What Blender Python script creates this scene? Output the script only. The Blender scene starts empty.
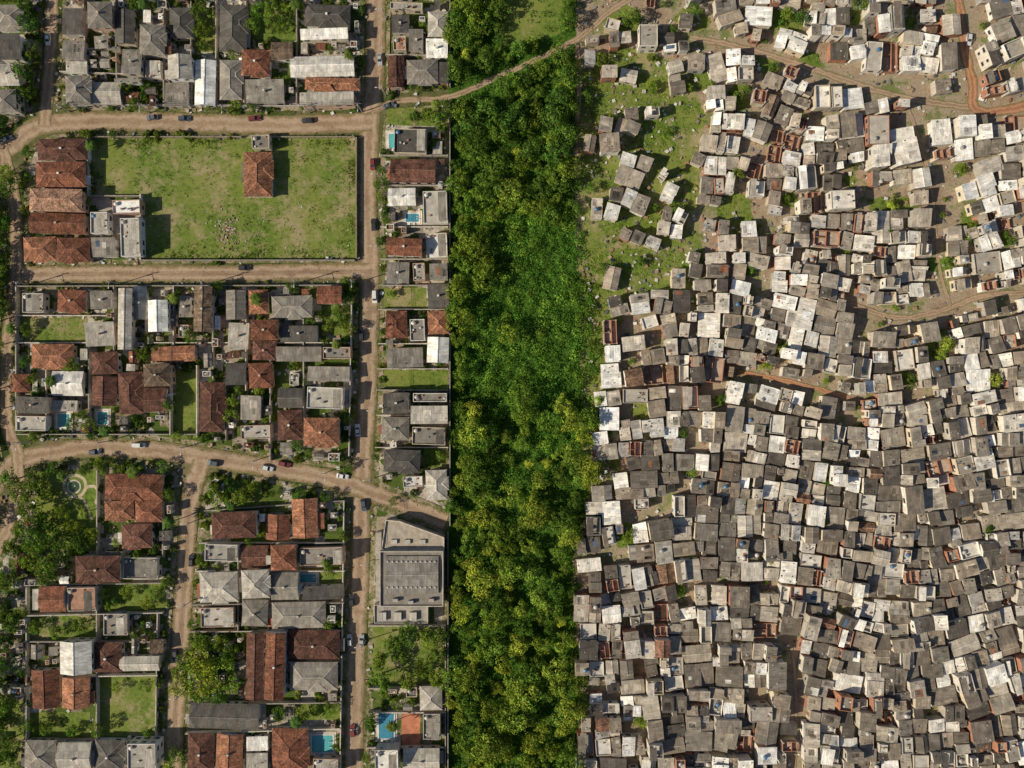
import bpy, math, random
import numpy as np
from mathutils import Vector, Matrix
random.seed(7); R=random.Random(11); NR=np.random.default_rng(5)
S=0.3; CAMH=260.0
def X(p): return (p-512)*S
def Y(p): return (384-p)*S
scene=bpy.context.scene
col0=scene.collection
# ------------------------------------------------------------------ materials
def new_mat(name,rough=0.9,spec=0.2):
    m=bpy.data.materials.new(name); m.use_nodes=True; nt=m.node_tree
    b=nt.nodes.get('Principled BSDF'); b.inputs['Roughness'].default_value=rough
    b.inputs['Specular IOR Level'].default_value=spec
    return m,nt,b
def N(nt,t,**k):
    n=nt.nodes.new(t)
    for a,v in k.items(): setattr(n,a,v)
    return n
def noise(nt,vec,scale,detail=3,rough=0.6):
    n=N(nt,'ShaderNodeTexNoise'); n.inputs['Scale'].default_value=scale
    n.inputs['Detail'].default_value=detail; n.inputs['Roughness'].default_value=rough
    if vec is not None: nt.links.new(vec,n.inputs['Vector'])
    return n.outputs['Fac']
def mr(nt,v,a,b,c,d):
    n=N(nt,'ShaderNodeMapRange'); nt.links.new(v,n.inputs[0])
    for i,q in enumerate((a,b,c,d)): n.inputs[i+1].default_value=q
    return n.outputs[0]
def mix(nt,fac,a,b,mode='MIX'):
    n=N(nt,'ShaderNodeMix',data_type='RGBA',blend_type=mode)
    if isinstance(fac,(int,float)): n.inputs[0].default_value=fac
    else: nt.links.new(fac,n.inputs[0])
    for i,q in ((6,a),(7,b)):
        if isinstance(q,tuple): n.inputs[i].default_value=(q[0],q[1],q[2],1)
        else: nt.links.new(q,n.inputs[i])
    return n.outputs[2]
def math_(nt,op,a,b):
    n=N(nt,'ShaderNodeMath',operation=op)
    for i,q in ((0,a),(1,b)):
        if isinstance(q,(int,float)): n.inputs[i].default_value=q
        else: nt.links.new(q,n.inputs[i])
    return n.outputs[0]
def attr(nt,name='col'):
    n=N(nt,'ShaderNodeAttribute'); n.attribute_name=name; return n.outputs['Color']
def coord(nt,which='Object'): return N(nt,'ShaderNodeTexCoord').outputs[which]
def offs(nt,vec,sc=(1,1,1)):
    oi=N(nt,'ShaderNodeObjectInfo'); mu=math_(nt,'MULTIPLY',oi.outputs['Random'],211.0)
    c=N(nt,'ShaderNodeCombineXYZ')
    for i in range(3): nt.links.new(mu,c.inputs[i])
    mp=N(nt,'ShaderNodeMapping'); nt.links.new(vec,mp.inputs[0]); nt.links.new(c.outputs[0],mp.inputs[1]); mp.inputs[3].default_value=sc
    return mp.outputs[0]
def bump(nt,b,h,strength,dist=0.05):
    n=N(nt,'ShaderNodeBump'); n.inputs['Strength'].default_value=strength; n.inputs['Distance'].default_value=dist
    nt.links.new(h,n.inputs['Height']); nt.links.new(n.outputs[0],b.inputs['Normal'])
def surf(name,lo,hi,s1=0.7,s2=4,rough=.9,bmp=.3,uvstreak=False,spec=.2):
    m,nt,b=new_mat(name,rough,spec)
    v=offs(nt,coord(nt)); n1=noise(nt,v,s1,3); n2=noise(nt,v,s2,2)
    k=math_(nt,'MULTIPLY',mr(nt,n1,.3,.7,lo,hi),mr(nt,n2,.3,.7,.88,1.1))
    if uvstreak:
        st=noise(nt,offs(nt,coord(nt,'UV'),(2.5,.35,1)),1.0,2); k=math_(nt,'MULTIPLY',k,mr(nt,st,.35,.65,.84,1.08))
    c=mix(nt,1.0,attr(nt),k,'MULTIPLY'); nt.links.new(c,b.inputs['Base Color'])
    if bmp: bump(nt,b,n2,bmp)
    return m
M_PLASTER=surf('stained_plaster',.78,1.1,.5,3,uvstreak=True)
M_CONC=surf('weathered_concrete',.68,1.12,.6,3.5)
M_METAL=surf('painted_metal',.85,1.05,1,5,rough=.45,bmp=0,spec=.5)
M_TANK=surf('tank_plastic',.9,1.05,1,5,rough=.4,bmp=0,spec=.5)
def mk_sheet():
    m,nt,b=new_mat('fibre_cement_roof_sheet',.85,.25)
    uv=offs(nt,coord(nt,'UV'))
    br=N(nt,'ShaderNodeTexBrick'); nt.links.new(uv,br.inputs['Vector'])
    br.inputs['Color1'].default_value=(.84,.84,.84,1); br.inputs['Color2'].default_value=(1.18,1.17,1.15,1); br.inputs['Mortar'].default_value=(.55,.53,.5,1)
    br.inputs['Scale'].default_value=1; br.inputs['Mortar Size'].default_value=.03; br.inputs['Brick Width'].default_value=1.1; br.inputs['Row Height'].default_value=2.3; br.inputs['Mortar Smooth'].default_value=.3
    v=offs(nt,coord(nt)); st=mr(nt,noise(nt,v,.35,4,.7),.35,.68,.7,1.26)
    sk=mr(nt,noise(nt,offs(nt,coord(nt,'UV'),(3.2,.3,1)),1,2),.35,.65,.84,1.14)
    k=math_(nt,'MULTIPLY',st,sk)
    c=mix(nt,1,attr(nt),br.outputs['Color'],'MULTIPLY'); c=mix(nt,1,c,k,'MULTIPLY')
    g=mr(nt,noise(nt,v,.8,3),.52,.72,0,.45); c2=mix(nt,1,c,(.85,.66,.48),'MULTIPLY'); c=mix(nt,g,c,c2)
    nt.links.new(c,b.inputs['Base Color'])
    w=N(nt,'ShaderNodeTexWave'); w.inputs['Scale'].default_value=1.7; nt.links.new(coord(nt,'UV'),w.inputs['Vector']); bump(nt,b,w.outputs['Fac'],.25,.04)
    return m
M_SHEET=mk_sheet()
def mk_tile():
    m,nt,b=new_mat('clay_roof_tile',.85,.2)
    br=N(nt,'ShaderNodeTexBrick'); nt.links.new(offs(nt,coord(nt,'UV')),br.inputs['Vector'])
    br.inputs['Color1'].default_value=(.6,.6,.6,1); br.inputs['Color2'].default_value=(1.35,1.3,1.25,1); br.inputs['Mortar'].default_value=(.45,.45,.45,1)
    br.inputs['Scale'].default_value=1; br.inputs['Mortar Size'].default_value=.03; br.inputs['Brick Width'].default_value=.34; br.inputs['Row Height'].default_value=.5; br.inputs['Mortar Smooth'].default_value=.4
    v=offs(nt,coord(nt)); st=mr(nt,noise(nt,v,.4,4,.7),.35,.7,.5,1.28)
    sk=mr(nt,noise(nt,offs(nt,coord(nt,'UV'),(2.2,.25,1)),1,3),.35,.65,.72,1.15)
    c=mix(nt,1,attr(nt),br.outputs['Color'],'MULTIPLY'); c=mix(nt,1,c,math_(nt,'MULTIPLY',st,sk),'MULTIPLY')
    g=mr(nt,noise(nt,v,.7,3),.48,.66,0,.75); c=mix(nt,g,c,mix(nt,1,c,(.52,.62,.66),'MULTIPLY'))
    nt.links.new(c,b.inputs['Base Color'])
    w=N(nt,'ShaderNodeTexWave'); w.inputs['Scale'].default_value=1.3; nt.links.new(coord(nt,'UV'),w.inputs['Vector']); bump(nt,b,w.outputs['Fac'],.4,.06)
    return m
M_TILE=mk_tile()
def mk_brick():
    m,nt,b=new_mat('hollow_clay_brick',.9,.15)
    br=N(nt,'ShaderNodeTexBrick'); nt.links.new(coord(nt,'UV'),br.inputs['Vector'])
    br.inputs['Color1'].default_value=(.8,.8,.8,1); br.inputs['Color2'].default_value=(1.15,1.1,1.1,1); br.inputs['Mortar'].default_value=(.9,1.2,1.5,1)
    br.inputs['Scale'].default_value=1; br.inputs['Brick Width'].default_value=.3; br.inputs['Row Height'].default_value=.2; br.inputs['Mortar Size'].default_value=.012
    st=mr(nt,noise(nt,offs(nt,coord(nt)),.8,4),.3,.7,.7,1.15)
    c=mix(nt,1,mix(nt,1,attr(nt),br.outputs['Color'],'MULTIPLY'),st,'MULTIPLY'); nt.links.new(c,b.inputs['Base Color']); return m
M_BRICK=mk_brick()
def mk_glass():
    m,nt,b=new_mat('window_glass',.08,.6); b.inputs['Base Color'].default_value=(.03,.04,.05,1); return m
M_GLASS=mk_glass()
def mk_water():
    m,nt,b=new_mat('pool_water',.06,.5)
    n=noise(nt,coord(nt),1.5,3); c=mix(nt,mr(nt,n,.3,.7,.8,1.1),(0,0,0),attr(nt)); nt.links.new(c,b.inputs['Base Color']); bump(nt,b,noise(nt,coord(nt),3,2),.15,.03); return m
M_WATER=mk_water()
def mk_rubber():
    m,nt,b=new_mat('tyre_rubber',.8,.2); b.inputs['Base Color'].default_value=(.02,.02,.02,1); return m
M_RUB=mk_rubber()
MATS=[M_PLASTER,M_SHEET,M_TILE,M_CONC,M_BRICK,M_GLASS,M_METAL,M_TANK,M_WATER,M_RUB]
PL,SH,TI,CO,BR,GL,ME,TK,WA,RU=range(10)
def mk_leaf():
    m=bpy.data.materials.new('foliage'); m.use_nodes=True; nt=m.node_tree; nt.nodes.clear()
    out=N(nt,'ShaderNodeOutputMaterial'); oi=N(nt,'ShaderNodeObjectInfo')
    c=mix(nt,oi.outputs['Random'],mix(nt,1,attr(nt),(.62,.8,.85),'MULTIPLY'),mix(nt,1,attr(nt),(1.35,1.18,1.0),'MULTIPLY'))
    geo=N(nt,'ShaderNodeNewGeometry'); nz=noise(nt,geo.outputs['Position'],.12,1)
    c=mix(nt,1,c,mr(nt,nz,.3,.7,.66,1.32),'MULTIPLY')
    d=N(nt,'ShaderNodeBsdfDiffuse'); t=N(nt,'ShaderNodeBsdfTranslucent'); ms=N(nt,'ShaderNodeMixShader'); ms.inputs[0].default_value=.25
    nt.links.new(c,d.inputs[0]); nt.links.new(mix(nt,1,c,(1.2,1.25,.6),'MULTIPLY'),t.inputs[0])
    nt.links.new(d.outputs[0],ms.inputs[1]); nt.links.new(t.outputs[0],ms.inputs[2]); nt.links.new(ms.outputs[0],out.inputs[0]); return m
M_LEAF=mk_leaf()
M_BARK=surf('bark',.6,1.1,2,8)
def ground_mat(name,fn,rough=.95):
    m,nt,b=new_mat(name,rough,.1); c,h=fn(nt); nt.links.new(c,b.inputs['Base Color'])
    if h is not None: bump(nt,b,h,.5,.15)
    return m
def f_grassk(d0,d1,dm):
    def f(nt):
        v=coord(nt); a=noise(nt,v,.07,4,.65); b=noise(nt,v,.9,4,.7); d=noise(nt,v,.13,6,.78)
        c=mix(nt,mr(nt,b,.35,.65,0,1),(.06,.11,.015),(.17,.23,.045)); c=mix(nt,mr(nt,a,.42,.6,0,.8),c,(.2,.22,.055))
        c=mix(nt,mr(nt,d,d0,d1,0,dm),c,(.34,.27,.16)); return c,b
    return f
def f_dirt(nt):
    v=coord(nt); a=noise(nt,v,.12,4,.7); b=noise(nt,v,1.6,3,.7)
    c=mix(nt,mr(nt,a,.35,.65,0,1),(.28,.205,.14),(.46,.37,.28)); c=mix(nt,mr(nt,b,.35,.65,.72,1.1),(0,0,0),c)
    d=noise(nt,v,.12,6,.75); c=mix(nt,mr(nt,d,.5,.6,0,.85),c,(.11,.15,.035)); return c,b
def f_ground(nt):
    v=coord(nt); a=noise(nt,v,.05,5,.7); b=noise(nt,v,1.2,4,.7)
    c=mix(nt,mr(nt,a,.4,.6,0,1),(.06,.09,.02),(.2,.17,.09)); c=mix(nt,mr(nt,b,.35,.65,.7,1.1),(0,0,0),c); return c,b
def f_yard(nt):
    v=coord(nt); vo=N(nt,'ShaderNodeTexVoronoi',distance='CHEBYCHEV'); vo.inputs['Scale'].default_value=.22; vo.inputs['Randomness'].default_value=.8
    nt.links.new(v,vo.inputs['Vector']); sx=N(nt,'ShaderNodeSeparateXYZ'); nt.links.new(vo.outputs['Color'],sx.inputs[0])
    nz=noise(nt,v,.5,4,.7); t=math_(nt,'ADD',sx.outputs[0],mr(nt,nz,.3,.7,-.12,.12))
    r=N(nt,'ShaderNodeValToRGB'); e=r.color_ramp; nt.links.new(t,r.inputs[0])
    e.elements[0].position=.0; e.elements[0].color=(.06,.1,.018,1); e.elements[1].position=.44; e.elements[1].color=(.11,.15,.035,1)
    for p,cc in ((.48,(.24,.19,.13)),(.58,(.33,.27,.2)),(.68,(.4,.35,.29)),(.83,(.54,.49,.42)),(.95,(.26,.235,.2))):
        q=e.elements.new(p); q.color=(cc[0],cc[1],cc[2],1)
    b=noise(nt,v,1.8,4,.75); c=mix(nt,mr(nt,b,.3,.7,.6,1.15),(0,0,0),r.outputs[0]); return c,b
def f_walk(nt):
    v=coord(nt); a=noise(nt,v,.25,4,.7); b=noise(nt,v,2,3,.7)
    c=mix(nt,mr(nt,a,.4,.6,0,1),(.4,.315,.23),(.29,.23,.165)); c=mix(nt,mr(nt,noise(nt,v,.3,5,.8),.45,.53,0,.9),c,(.11,.14,.035))
    c=mix(nt,mr(nt,b,.3,.7,.75,1.1),(0,0,0),c); return c,b
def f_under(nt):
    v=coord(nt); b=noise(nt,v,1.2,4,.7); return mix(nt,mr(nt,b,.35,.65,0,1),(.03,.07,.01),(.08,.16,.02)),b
def f_road(tint):
    def f(nt):
        v=coord(nt); uv=coord(nt,'UV'); sx=N(nt,'ShaderNodeSeparateXYZ'); nt.links.new(uv,sx.inputs[0])
        d=math_(nt,'ABSOLUTE',math_(nt,'SUBTRACT',sx.outputs[0],.5),0)
        a=noise(nt,v,.1,4,.7); b=noise(nt,v,1.5,4,.75)
        d2=math_(nt,'ADD',d,mr(nt,noise(nt,v,.25,5,.75),.3,.7,-.13,.13))
        w=mr(nt,d2,.06,.2,0,1); w2=mr(nt,d2,.26,.4,1,0); tr=math_(nt,'MULTIPLY',w,w2)
        base=mix(nt,mr(nt,a,.35,.65,0,1),(.27*tint[0],.18*tint[1],.118*tint[2]),(.4*tint[0],.285*tint[1],.195*tint[2]))
        c=mix(nt,math_(nt,'MULTIPLY',tr,.6),base,(.5*tint[0],.385*tint[1],.28*tint[2]))
        c=mix(nt,mr(nt,d2,.33,.45,0,.8),c,(.19,.165,.07))
        pu=noise(nt,v,.2,5,.65); c=mix(nt,mr(nt,pu,.53,.66,0,.6),c,(.2,.135,.085))
        c=mix(nt,mr(nt,b,.3,.7,.72,1.14),(0,0,0),c); return c,b
    return f
G_GRASS=ground_mat('mown_grass',f_grassk(.56,.7,.8)); G_FIELD=ground_mat('rough_field_grass',f_grassk(.48,.62,.85)); G_DIRT=ground_mat('packed_dirt',f_dirt); G_GROUND=ground_mat('ground_soil',f_ground)
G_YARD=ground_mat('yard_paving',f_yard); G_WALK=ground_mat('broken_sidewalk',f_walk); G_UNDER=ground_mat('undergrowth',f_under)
G_ROAD=ground_mat('dirt_road_surface',f_road((1,1,1))); G_RED=ground_mat('red_dirt_surface',f_road((1.1,.8,.68)))
# ------------------------------------------------------------------ mesh builder
class MB:
    def __init__(s): s.v=[];s.f=[];s.m=[];s.c=[];s.uv=[]
    def face(s,pts,mat,col):
        i=len(s.v); n=len(pts); s.v.extend(pts); s.f.append(tuple(range(i,i+n))); s.m.append(mat); s.c.append((col,n))
        p0=pts[0]; p1=pts[1]; p2=pts[2]
        ax,ay,az=p1[0]-p0[0],p1[1]-p0[1],p1[2]-p0[2]; l=math.sqrt(ax*ax+ay*ay+az*az) or 1; ax/=l;ay/=l;az/=l
        bx,by,bz=p2[0]-p0[0],p2[1]-p0[1],p2[2]-p0[2]; d=ax*bx+ay*by+az*bz; bx-=d*ax;by-=d*ay;bz-=d*az; l=math.sqrt(bx*bx+by*by+bz*bz) or 1; bx/=l;by/=l;bz/=l
        for p in pts:
            x,y,z=p[0]-p0[0],p[1]-p0[1],p[2]-p0[2]; s.uv.append(x*ax+y*ay+z*az); s.uv.append(x*bx+y*by+z*bz)
    def pris(s,b,t,mat,col,topmat=None,topcol=None,bot=False):
        n=len(b)
        for i in range(n):
            j=(i+1)%n; s.face([b[i],b[j],t[j],t[i]],mat,col)
        s.face(t,mat if topmat is None else topmat,topcol or col)
        if bot: s.face(b[::-1],mat,col)
    def box(s,x0,y0,z0,x1,y1,z1,mat,col,topmat=None,topcol=None,bot=False):
        s.pris([(x0,y0,z0),(x1,y0,z0),(x1,y1,z0),(x0,y1,z0)],[(x0,y0,z1),(x1,y0,z1),(x1,y1,z1),(x0,y1,z1)],mat,col,topmat,topcol,bot)
    def slab(s,p,th,mat,col):
        s.pris([(a,b,c-th) for a,b,c in p],list(p),mat,col,bot=True)
    def beam(s,a,b,w,h,mat,col):
        dx,dy=b[0]-a[0],b[1]-a[1]; l=math.hypot(dx,dy) or 1; nx,ny=-dy/l*w/2,dx/l*w/2
        t=[(a[0]-nx,a[1]-ny,a[2]+h),(b[0]-nx,b[1]-ny,b[2]+h),(b[0]+nx,b[1]+ny,b[2]+h),(a[0]+nx,a[1]+ny,a[2]+h)]
        s.slab(t,h+.05,mat,col)
    def cyl(s,x,y,z0,z1,r0,r1,mat,col,n=10,cap=True):
        a=[(x+r0*math.cos(6.2832*i/n),y+r0*math.sin(6.2832*i/n),z0) for i in range(n)]
        b=[(x+r1*math.cos(6.2832*i/n),y+r1*math.sin(6.2832*i/n),z1) for i in range(n)]
        for i in range(n):
            j=(i+1)%n; s.face([a[i],a[j],b[j],b[i]],mat,col)
        if cap: s.face(b,mat,col)
    def mesh(s,name,mats=None):
        me=bpy.data.meshes.new(name); me.from_pydata(s.v,[],s.f)
        for m in (mats or MATS): me.materials.append(m)
        me.polygons.foreach_set('material_index',s.m)
        uv=me.uv_layers.new(name='UVMap'); uv.data.foreach_set('uv',s.uv)
        a=me.attributes.new('col','FLOAT_COLOR','CORNER'); L=[]
        for c,n in s.c: L.extend((c[0],c[1],c[2],1.0)*n)
        a.data.foreach_set('color',L); me.update(); return me
def put(name,me,x=0,y=0,z=0,rz=0,sc=1):
    o=bpy.data.objects.new(name,me); o.location=(x,y,z); o.rotation_euler=(0,0,rz); o.scale=(sc,sc,sc) if not isinstance(sc,tuple) else sc
    col0.objects.link(o); return o
def sc3(c,f): return (min(.85,c[0]*f),min(.85,c[1]*f),min(.85,c[2]*f))
# ------------------------------------------------------------------ occupancy (map units)
OFF=110; OCC=np.zeros((1000,1320),bool)
def mark(x0,y0,x1,y1,v=True): OCC[max(0,int(y0)+OFF):int(y1)+OFF,max(0,int(x0)+OFF):int(x1)+OFF]=v
def free(x0,y0,x1,y1): return not OCC[int(y0)+OFF:int(y1)+OFF,int(x0)+OFF:int(x1)+OFF].any()
def inpoly(x,y,P):
    c=False; j=len(P)-1
    for i in range(len(P)):
        if (P[i][1]>y)!=(P[j][1]>y) and x<(P[j][0]-P[i][0])*(y-P[i][1])/(P[j][1]-P[i][1])+P[i][0]: c=not c
        j=i
    return c
def dseg(px,py,a,b):
    dx,dy=b[0]-a[0],b[1]-a[1]; t=max(0,min(1,((px-a[0])*dx+(py-a[1])*dy)/(dx*dx+dy*dy))); return math.hypot(px-a[0]-t*dx,py-a[1]-t*dy)
# ------------------------------------------------------------------ ground sheets
mb=MB(); g=1500; mb.face([(-g,-g,0),(g,-g,0),(g,g,0),(-g,g,0)],0,(1,1,1)); put('ground',mb.mesh('ground',[G_GROUND]))
def sheet(name,poly,z,mat,jit=0.0):
    pts=[]
    n=len(poly)
    for i in range(n):
        a=poly[i]; b=poly[(i+1)%n]; L=math.hypot(b[0]-a[0],b[1]-a[1]); k=max(1,int(L/6)) if jit else 1
        for q in range(k):
            t=q/k; pts.append((X(a[0]+(b[0]-a[0])*t+R.uniform(-jit,jit)),Y(a[1]+(b[1]-a[1])*t+R.uniform(-jit,jit)),z))
    m=MB(); m.face(pts,0,(1,1,1)); return put(name,m.mesh(name,[mat]))
def catmull(P,step=5):
    out=[]
    Q=[P[0]]+list(P)+[P[-1]]
    for i in range(1,len(Q)-2):
        p0,p1,p2,p3=Q[i-1],Q[i],Q[i+1],Q[i+2]; L=math.hypot(p2[0]-p1[0],p2[1]-p1[1]); n=max(2,int(L/step))
        for k in range(n):
            t=k/n; out.append(tuple(.5*((2*p1[j])+(-p0[j]+p2[j])*t+(2*p0[j]-5*p1[j]+4*p2[j]-p3[j])*t*t+(-p0[j]+3*p1[j]-3*p2[j]+p3[j])*t**3) for j in (0,1)))
    out.append(P[-1]); return out
roadz=[.03]
ROADS=[]
def road(name,P,w,mat=None,reg=True):
    C=catmull(P); roadz[0]+=.006; z=roadz[0]; m=MB(); L=[];Rr=[]
    for i,p in enumerate(C):
        a=C[max(0,i-1)]; b=C[min(len(C)-1,i+1)]; dx,dy=b[0]-a[0],b[1]-a[1]; l=math.hypot(dx,dy); nx,ny=-dy/l,dx/l
        w1=w/2+R.uniform(-.7,.7); w2=w/2+R.uniform(-.7,.7)
        L.append((X(p[0]+nx*w1),Y(p[1]+ny*w1),z)); Rr.append((X(p[0]-nx*w2),Y(p[1]-ny*w2),z))
    for i in range(len(C)-1):
        m.face([L[i],Rr[i],Rr[i+1],L[i+1]],0,(1,1,1)); k=len(m.uv)-8; m.uv[k:]=[0,i,1,i,1,i+1,0,i+1]
    put(name,m.mesh(name,[mat or G_ROAD]))
    if reg: ROADS.append((C[::2]+[C[-1]],w))
LF=[(560,-95),(575,-95),(577,150),(579,250),(592,300),(592,380),(594,430),(590,480),(584,520),(572,560),(572,610),(578,650),(580,700),(576,768),(576,870)]
def bR(y):
    for i in range(1,len(LF)-1):
        a,b=LF[i],LF[i+1]
        if a[1]<=y<=b[1]: return a[0]+(b[0]-a[0])*(y-a[1])/(b[1]-a[1])
    return 576
def rag(y): return 5*math.sin(y*.11)+4*math.sin(y*.27+1)+3*math.sin(y*.053+2)
sheet('dirt_ground',[(560,-100),(1180,-100),(1180,880),(560,880)],.006,G_DIRT)
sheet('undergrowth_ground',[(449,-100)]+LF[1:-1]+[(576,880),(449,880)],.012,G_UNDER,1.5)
sheet('grass_ground',[(502,-95),(566,-95),(566,5),(560,34),(530,42),(500,48)],.016,G_GRASS,1.5)
sheet('grass_ground',[(580,60),(640,48),(690,70),(706,120),(698,200),(705,285),(660,302),(625,310),(612,345),(610,400),(603,455),(584,470),(580,300),(576,240)],.018,G_FIELD,2.5)
road('main_dirt_road',[(377,-100),(376,0),(375,70),(370,125),(367,200),(370,260),(368,380),(362,470),(360,560),(355,680),(352,880)],19)
road('dirt_road',[(-100,160),(0,150),(40,126),(120,121),(220,124),(300,125),(372,122)],19)
road('dirt_road',[(12,275),(100,274),(200,274),(370,271)],17)
road('dirt_road',[(-100,520),(-10,490),(15,462),(80,449),(150,450),(200,457),(260,466),(330,479),(368,492),(400,503),(446,522)],19)
road('dirt_road',[(202,462),(190,500),(186,560),(180,640),(172,768),(168,880)],19)
road('dirt_road',[(2,148),(14,200),(16,270),(7,350),(6,420),(18,460),(10,520),(-30,600)],13)
road('dirt_road',[(54,-100),(52,0),(50,60),(44,125)],13)
road('dirt_path',[(372,112),(400,101),(450,97),(500,76),(540,58),(575,40),(610,12),(650,-20),(700,-95)],6)
road('dirt_path',[(577,40),(579,95),(576,150),(578,250)],5)
road('dirt_lane',[(690,38),(730,45),(790,62),(850,82),(905,98),(975,108)],7)
road('red_dirt_lane',[(950,-95),(962,30),(972,80),(985,112),(1100,88)],10,G_RED)
road('dirt_lane',[(850,304),(900,318),(950,308),(1000,294),(1170,288)],6)
road('dirt_lane',[(905,100),(930,180),(938,260),(950,308)],4)
road('dirt_lane',[(738,372),(790,382),(850,398)],5,G_RED)
road('dirt_lane',[(790,640),(796,700),(792,880)],3)
for C,w in ROADS:
    for i in range(len(C)-1):
        a,b=C[i],C[i+1]; L=math.hypot(b[0]-a[0],b[1]-a[1]); n=max(1,int(L/2))
        for k in range(n):
            t=k/n; x=a[0]+(b[0]-a[0])*t; y=a[1]+(b[1]-a[1])*t
            if -95<x<1190 and -95<y<870: mark(x-w/2,y-w/2,x+w/2+1,y+w/2+1)
LANES=OCC.copy()
# ------------------------------------------------------------------ blocks
def rounded(P,r=6):
    out=[]; n=len(P)
    for i in range(n):
        a,p,b=P[i-1],P[i],P[(i+1)%n]
        la=math.hypot(a[0]-p[0],a[1]-p[1]); lb=math.hypot(b[0]-p[0],b[1]-p[1]); ra=min(r,la/3); rb=min(r,lb/3)
        q0=(p[0]+(a[0]-p[0])/la*ra,p[1]+(a[1]-p[1])/la*ra); q1=(p[0]+(b[0]-p[0])/lb*rb,p[1]+(b[1]-p[1])/lb*rb)
        for k in range(5):
            t=k/4; out.append(tuple((1-t)**2*q0[j]+2*t*(1-t)*p[j]+t*t*q1[j] for j in (0,1)))
    return out
def inset(P,d):
    A=sum(P[i-1][0]*P[i][1]-P[i][0]*P[i-1][1] for i in range(len(P))); s=1 if A>0 else -1; out=[]
    for i in range(len(P)):
        a,b=P[i-1],P[(i+1)%len(P)]; dx,dy=b[0]-a[0],b[1]-a[1]; l=math.hypot(dx,dy) or 1; out.append((P[i][0]-s*dy/l*d,P[i][1]+s*dx/l*d))
    return out
BLK={
'A':[(63,-95),(365,-95),(364,110),(200,112),(62,110)],
'A0':[(-95,-95),(44,-95),(42,60),(36,112),(-5,134),(-95,146)],
'B':[(52,134),(360,136),(358,262),(26,265),(24,180),(30,150)],
'BL':[(-95,172),(-8,164),(5,200),(7,262),(0,330),(-3,430),(4,462),(-20,486),(-95,508)],
'C':[(20,284),(358,282),(358,380),(351,470),(318,466),(260,456),(205,446),(150,440),(30,438),(15,425),(17,330)],
'D':[(30,470),(85,460),(155,461),(177,470),(180,495),(176,560),(170,640),(161,860),(-95,860),(-95,545),(0,560),(18,520)],
'E':[(205,480),(216,472),(262,477),(335,491),(350,500),(350,560),(345,690),(342,860),(181,860),(191,640),(197,540)],
'F1':[(387,-95),(449,-95),(449,90),(400,93),(386,100)],
'F2':[(384,118),(402,108),(449,104),(449,514),(402,495),(374,484),(378,400),(381,260),(378,200)],
'F3':[(373,504),(400,512),(447,532),(447,860),(363,860),(370,560)]}
for k,P in BLK.items():
    Q=rounded(P,8); m=MB(); t=[(X(a),Y(b),.12) for a,b in Q]; m.pris([(a,b,-.02) for a,b,_ in t],t,0,(1,1,1)); put('city_block_kerb',m.mesh('city_block_kerb',[G_WALK]))
    I=inset(Q,4.5); sheet('yard_ground',I,.126,G_YARD)
ZB=.13
# ------------------------------------------------------------------ roofs and houses
def sw(pts,s): return [(b,a,c) for a,b,c in pts] if s else pts
def hip(m,x0,y0,x1,y1,z,rise,mat,col,ov=.45):
    x0-=ov;y0-=ov;x1+=ov;y1+=ov; s=(y1-y0)>(x1-x0)
    if s: x0,y0,x1,y1=y0,x0,y1,x1
    h=(y1-y0)/2*.96; ym=(y0+y1)/2; r1=(x0+h,ym,z+rise); r2=(x1-h,ym,z+rise)
    a,b,c,d=(x0,y0,z),(x1,y0,z),(x1,y1,z),(x0,y1,z)
    for q in ([a,b,r2,r1],[b,c,r2],[c,d,r1,r2],[d,a,r1]): m.face(sw(q,s),mat,col)
    m.pris(sw([(p[0],p[1],z-.16) for p in (a,b,c,d)],s),sw([(p[0],p[1],z-.004) for p in (a,b,c,d)],s),PL,(.45,.4,.36),bot=True)
    cc=tuple(min(.8,k*1.45+.02) for k in col)
    for p,q in ((r1,r2),(a,r1),(d,r1),(b,r2),(c,r2)):
        e=sw([p,q],s); m.beam(e[0],e[1],.26,.05,mat,cc)
def gable(m,x0,y0,x1,y1,z,rise,mat,col,wcol,ov=.35,axis=None,cap=True):
    s=((y1-y0)>(x1-x0)) if axis is None else axis
    X0,Y0,X1,Y1=(y0,x0,y1,x1) if s else (x0,y0,x1,y1)
    ym=(Y0+Y1)/2
    for xx in (X0,X1): m.face(sw([(xx,Y0,z),(xx,Y1,z),(xx,ym,z+rise)],s),PL,wcol)
    k=rise/((Y1-Y0)/2); zz=z-k*ov
    for sgn,yy in ((-1,Y0-ov),(1,Y1+ov)):
        m.slab(sw([(X0-ov,yy,zz+.09),(X1+ov,yy,zz+.09),(X1+ov,ym,z+rise+.09),(X0-ov,ym,z+rise+.09)],s),.08,mat,col)
    if cap:
        e=sw([(X0-ov,ym,z+rise+.09),(X1+ov,ym,z+rise+.09)],s); m.beam(e[0],e[1],.3,.05,mat,tuple(min(.85,q*1.3+.02) for q in col))
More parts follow.
